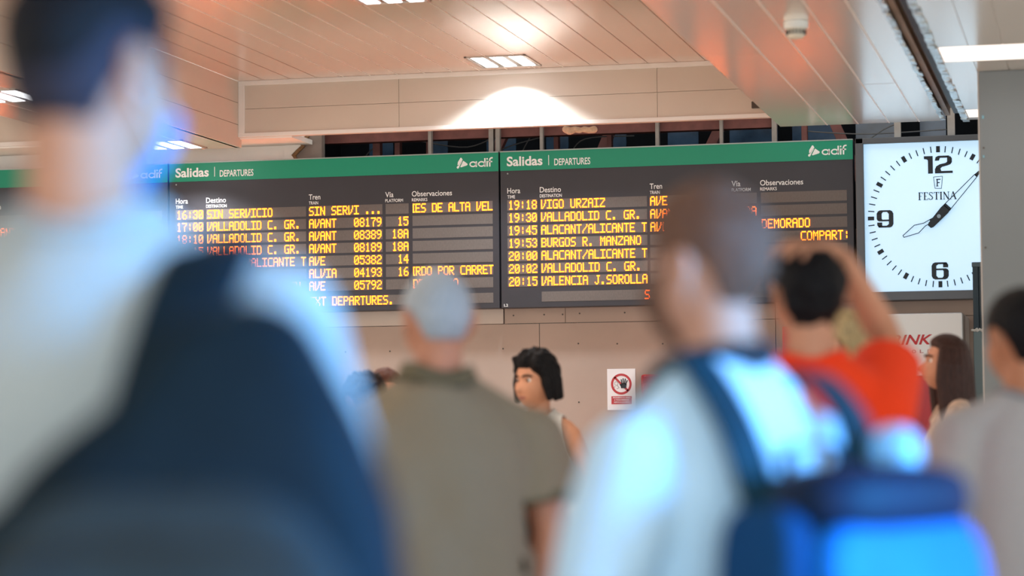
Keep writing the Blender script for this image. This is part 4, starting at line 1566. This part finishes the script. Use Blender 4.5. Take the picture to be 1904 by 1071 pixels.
# long haired woman in profile
rw = person('long haired brunette woman in profile facing left before the red vending machine', (-.632, 10.72), 100, 1.725, 'c08468', head=(4, 4), fem=True,
            armL=dict(elbow=(-.20, .06, 1.10), wrist=(-.03, .26, 1.20), f=(.7, .65, .05), n=(.3, -.5, .5), curl=(40, 50, 35), side=1),
            armR=dict(elbow=(.20, .06, 1.10), wrist=(.05, .27, 1.215), f=(-.7, .65, .05), n=(-.3, -.5, .5), curl=(40, 50, 35), side=-1),
            shirt=dict(mat=fabric('beige_top', 'c2a796', var=.25, scale=40), sleeve=.7, loose=.016, fold=.004, hem=.88, name='beige_top', hip=.192, vneck=True, neckband=mat('beige_binding', 'b59a89', .8), band=.004),
            pants=dict(mat=fabric('trousers_dark', '20242c')),
            hair=dict(mat=H_long, thick=.014, top=.35, front=.070, temple=.055, side=.02, nape=-.09, noise=.10, curtain=dict(n=15, a0=72, a1=288, len=-.34, r=.025, taper=.98, flare=.008)), voxel=.0042, seed=25)

# striped person and companion below the left board
stripe = bpy.data.materials.new('blue_white_stripes')
stripe.use_nodes = True
nt = stripe.node_tree
tc = nt.nodes.new('ShaderNodeTexCoord')
sp = nt.nodes.new('ShaderNodeSeparateXYZ')
nt.links.new(tc.outputs['Object'], sp.inputs[0])
m1 = nt.nodes.new('ShaderNodeMath'); m1.operation = 'MULTIPLY'; m1.inputs[1].default_value = 15.0
m2 = nt.nodes.new('ShaderNodeMath'); m2.operation = 'FRACT'
m3 = nt.nodes.new('ShaderNodeMath'); m3.operation = 'GREATER_THAN'; m3.inputs[1].default_value = .5
mx = nt.nodes.new('ShaderNodeMix'); mx.data_type = 'RGBA'
mx.inputs[6].default_value = lin('e8eaec'); mx.inputs[7].default_value = lin('2f4a68')
nt.links.new(sp.outputs['Z'], m1.inputs[0]); nt.links.new(m1.outputs[0], m2.inputs[0]); nt.links.new(m2.outputs[0], m3.inputs[0])
nt.links.new(m3.outputs[0], mx.inputs[0]); nt.links.new(mx.outputs[2], nt.nodes['Principled BSDF'].inputs['Base Color'])
nt.nodes['Principled BSDF'].inputs['Roughness'].default_value = .85
sp_ = person('dark curly haired person in a blue and white striped top below the board', (-3.10, 10.06), 35, 1.575, 'b98066', head=(10, 0),
             shirt=dict(mat=stripe, sleeve=.6, loose=.016, fold=.003, hem=.86, name='striped_top', neckband=mat('white_binding', 'dcdad6', .8), band=.005), pants=dict(mat=fabric('jeans_blue', '3c506e'), name='jeans'),
             hair=dict(mat=H_dark, thick=.020, top=.3, noise=.7, nscale=38), seed=31)
op = person('reddish brown haired person standing right behind the one in the striped top', (-3.26, 10.88), 200, 1.615, 'b98066', head=(0, 0),
            shirt=dict(mat=fabric('dark_blue_top', '30485f'), sleeve=.6, loose=.016, fold=.003, hem=.86, name='blue_top', neckband=fabric('blue_band', '2a4055'), band=.006), pants=dict(mat=fabric('trousers_stone', '8c8478')),
            hair=dict(mat=H_redbrown, thick=.014, top=.3, noise=.3), seed=33)
bl = person('fair haired person in light grey between the red shirted man and the vending machines', (-.875, 8.63), 60, 1.735, 'c99a80', head=(10, 0),
            armR=dict(elbow=(.25, -.05, 1.13), wrist=(.20, .15, 1.0), f=(-.3, .9, -.1), n=(-.8, -.2, 0)),
            shirt=dict(mat=fabric('light_grey_top', 'b4b9be'), sleeve=1.5, loose=.02, fold=.004, hem=.86, name='grey_top', neckband=fabric('light_grey_band', 'a8adb2'), band=.006), pants=dict(mat=fabric('trousers_navy', '1f2530')),
            hair=dict(mat=H_blond, thick=.022, top=.3, noise=.5, nscale=35), seed=37)

# ------------------------------------------------------------------ bags
def to_world(p, v):
    return p['root'].matrix_world @ Vector(v)


bpy.context.view_layer.update()


def zipper(t, pts, m, r=.004):
    a = Acc()
    for i in range(len(pts) - 1):
        a.capsule(pts[i], pts[i + 1], r, r, 6, 2)
    return a.build('zipper', m, t, True)


# dark backpack hanging from the right shoulder of the man in white
navy = fabric('pack_navy', '0a1c26', var=.2, scale=14, rough=.7, sheen=0)
navy2 = fabric('pack_slate', '2a3337', var=.15, scale=20, rough=.7, sheen=0)
t = empty('backpack', (-1.06, 2.42, 0), 'dark navy backpack hung over the right shoulder of the man in white', 'backpack', rz=R(14))
pk = Vector((.10, -.25, 1.165))
arch = lambda q: (q.x * (1.0 - .62 * sst(-.02, .30, q.z)) + .085 * sst(-.05, .28, q.z), q.y * (1 - .25 * sst(.1, .3, q.z)), q.z)
a = Acc(); a.super_box(pk, (.25, .11, .30), .45, 48, 36, shape=arch)
mp = evaluated_mesh(a, .008, 2); folds(mp, .010, 4, .8)
link('main_compartment', mp, navy, t, True)
a = Acc(); a.super_box(pk + Vector((.03, -.10, -.02)), (.18, .05, .15), .4, 40, 28, shape=lambda q: (q.x * (1 - .25 * sst(.02, .16, q.z)), q.y, q.z))
mp = evaluated_mesh(a, .008, 2); folds(mp, .006, 6, 1)
fp = link('front_pocket', mp, navy2, t, True)
zipper(fp, smoothpath([tuple(pk + Vector(q)) for q in ((-.10, -.148, .06), (-.03, -.153, .08), (.09, -.153, .08), (.16, -.148, .06))], 4), M_black)
a = Acc()
P = smoothpath([(.10, -.185, 1.37), (.125, -.135, 1.475), (.14, -.07, 1.532), (.142, 0, 1.548), (.140, .07, 1.53), (.135, .125, 1.46), (.15, .14, 1.33), (.20, .10, 1.18), (.235, -.05, 1.06), (.22, -.16, 1.0)], 6)
a.ribbon(P, (1, 0, 0.05), .092, .018)
a.build('shoulder_strap', navy, t, True)
a = Acc(); P = smoothpath([(.16, -.22, 1.42), (.17, -.235, 1.465), (.23, -.235, 1.465), (.24, -.22, 1.42)], 5); a.ribbon(P, (0, 1, 0), .025, .008); a.build('top_handle', navy2, t, True)

# blue backpack
bluep = fabric('pack_blue', '0f6fc0', var=.12, scale=12, rough=.45, sheen=0)
teal = fabric('pack_teal', '103644', var=.12, scale=12, rough=.5, sheen=0)
navy3 = fabric('pack_dark_blue', '081f3a', var=.12, scale=14, rough=.5, sheen=0)
plast = mat('buckle_plastic', '9fb4c0', .25, spec=.6)
t = empty('backpack', (-.556, 3.60, 0), 'bright blue backpack with a dark blue flap on the back of the brown haired man', 'backpack', rz=R(50))
pk = Vector((0, -.262, 1.04))
a = Acc(); a.super_box(pk, (.165, .12, .25), .42, 48, 36, shape=lambda q: (q.x * (1 - .2 * sst(.1, .26, q.z)), q.y * (1 - .2 * sst(.1, .26, q.z)), q.z))
mp = evaluated_mesh(a, .008, 2); folds(mp, .006, 9, .9)
mc = link('main_compartment', mp, teal, t, True)
a = Acc(); a.super_box(pk + Vector((0, -.085, .02)), (.155, .068, .16), .35, 40, 28, shape=lambda q: (q.x, q.y * (1 - .3 * sst(.0, .15, q.z)), q.z))
mp = evaluated_mesh(a, .008, 2); folds(mp, .006, 11, 1)
fp = link('front_pocket', mp, bluep, t, True)
a = Acc(); a.super_box(pk + Vector((0, -.055, .205)), (.155, .08, .05), .6, 40, 20)
mp = evaluated_mesh(a, .008, 2); folds(mp, .005, 13, 1)
link('pocket_flap', mp, navy3, t, True)
a = Acc(); a.super_box(pk + Vector((-.165, -.02, .05)), (.035, .08, .15), .5, 32, 20)
link('side_pocket', evaluated_mesh(a, .008, 2), fabric('pack_mid_blue', '0d3f6c', sheen=0), t, True)
a = Acc(); a.super_box(Vector((.150, -.215, 1.305)), (.032, .04, .042), .8, 32, 20)
link('highlight_blob', evaluated_mesh(a, .007, 2), mat('highlight_sky_blue', '8fd0f4', .35), t, True)  # pale blue lump added to stand for the shiny highlight by the strap
for sx in (-1, 1):
    a = Acc()
    P = smoothpath([(.10, -.19, 1.235), (.135, -.155, 1.33), (.152, -.09, 1.395), (.155, -.02, 1.425), (.150, .05, 1.395), (.145, .095, 1.31), (.15, .09, 1.22), (.17, .055, 1.12), (.185, -.04, 1.02), (.165, -.17, .93)] if sx > 0 else [(sx * .09, -.19, 1.235), (sx * .098, -.155, 1.335), (sx * .092, -.085, 1.415), (sx * .085, -.02, 1.452), (sx * .074, .05, 1.415), (sx * .095, .108, 1.33), (sx * .12, .105, 1.24), (sx * .165, .065, 1.12), (sx * .185, -.04, 1.02), (sx * .165, -.17, .93)], 6)
    a.ribbon(P, (1, 0, -.1 * sx), .066, .014)
    st = a.build('shoulder_strap', teal, t, True)
    a = Acc(); q = Vector((sx * .180, .0, 1.055)); a.super_box(q, (.006, .018, .028), .4, 20, 12); a.build('buckle', plast, st, True)
a = Acc(); P = smoothpath([(-.05, -.20, 1.27), (-.045, -.20, 1.315), (.045, -.20, 1.315), (.05, -.20, 1.27)], 5); a.ribbon(P, (0, 1, 0), .022, .007); a.build('top_handle', navy3, t, True)

# white shoulder bag of the woman by the wall
t = empty('shoulder_bag', (-2.40, 10.33, 0), 'small white shoulder bag on a thin strap at the hip of the dark haired woman', 'bag', rz=R(172))
a = Acc(); a.super_box((-.235, .17, .93), (.07, .045, .10), .35, 36, 24); bg_ = link('bag_body', evaluated_mesh(a, .006, 2), mat('white_leather', 'e3e6ea', .4), t, True)
a = Acc()
P = smoothpath([(-.215, .165, 1.02), (-.15, .105, 1.10), (-.06, .128, 1.20), (.02, .126, 1.28), (.065, .085, 1.375), (.078, .0, 1.425), (.06, -.088, 1.36), (-.04, -.128, 1.22), (-.15, -.085, 1.10), (-.225, .03, 1.04), (-.245, .15, 1.01)], 5)
a.ribbon(P, (1, 0, .8), .014, .004)
a.build('bag_strap', fabric('grey_strap', '54565a'), t, True)
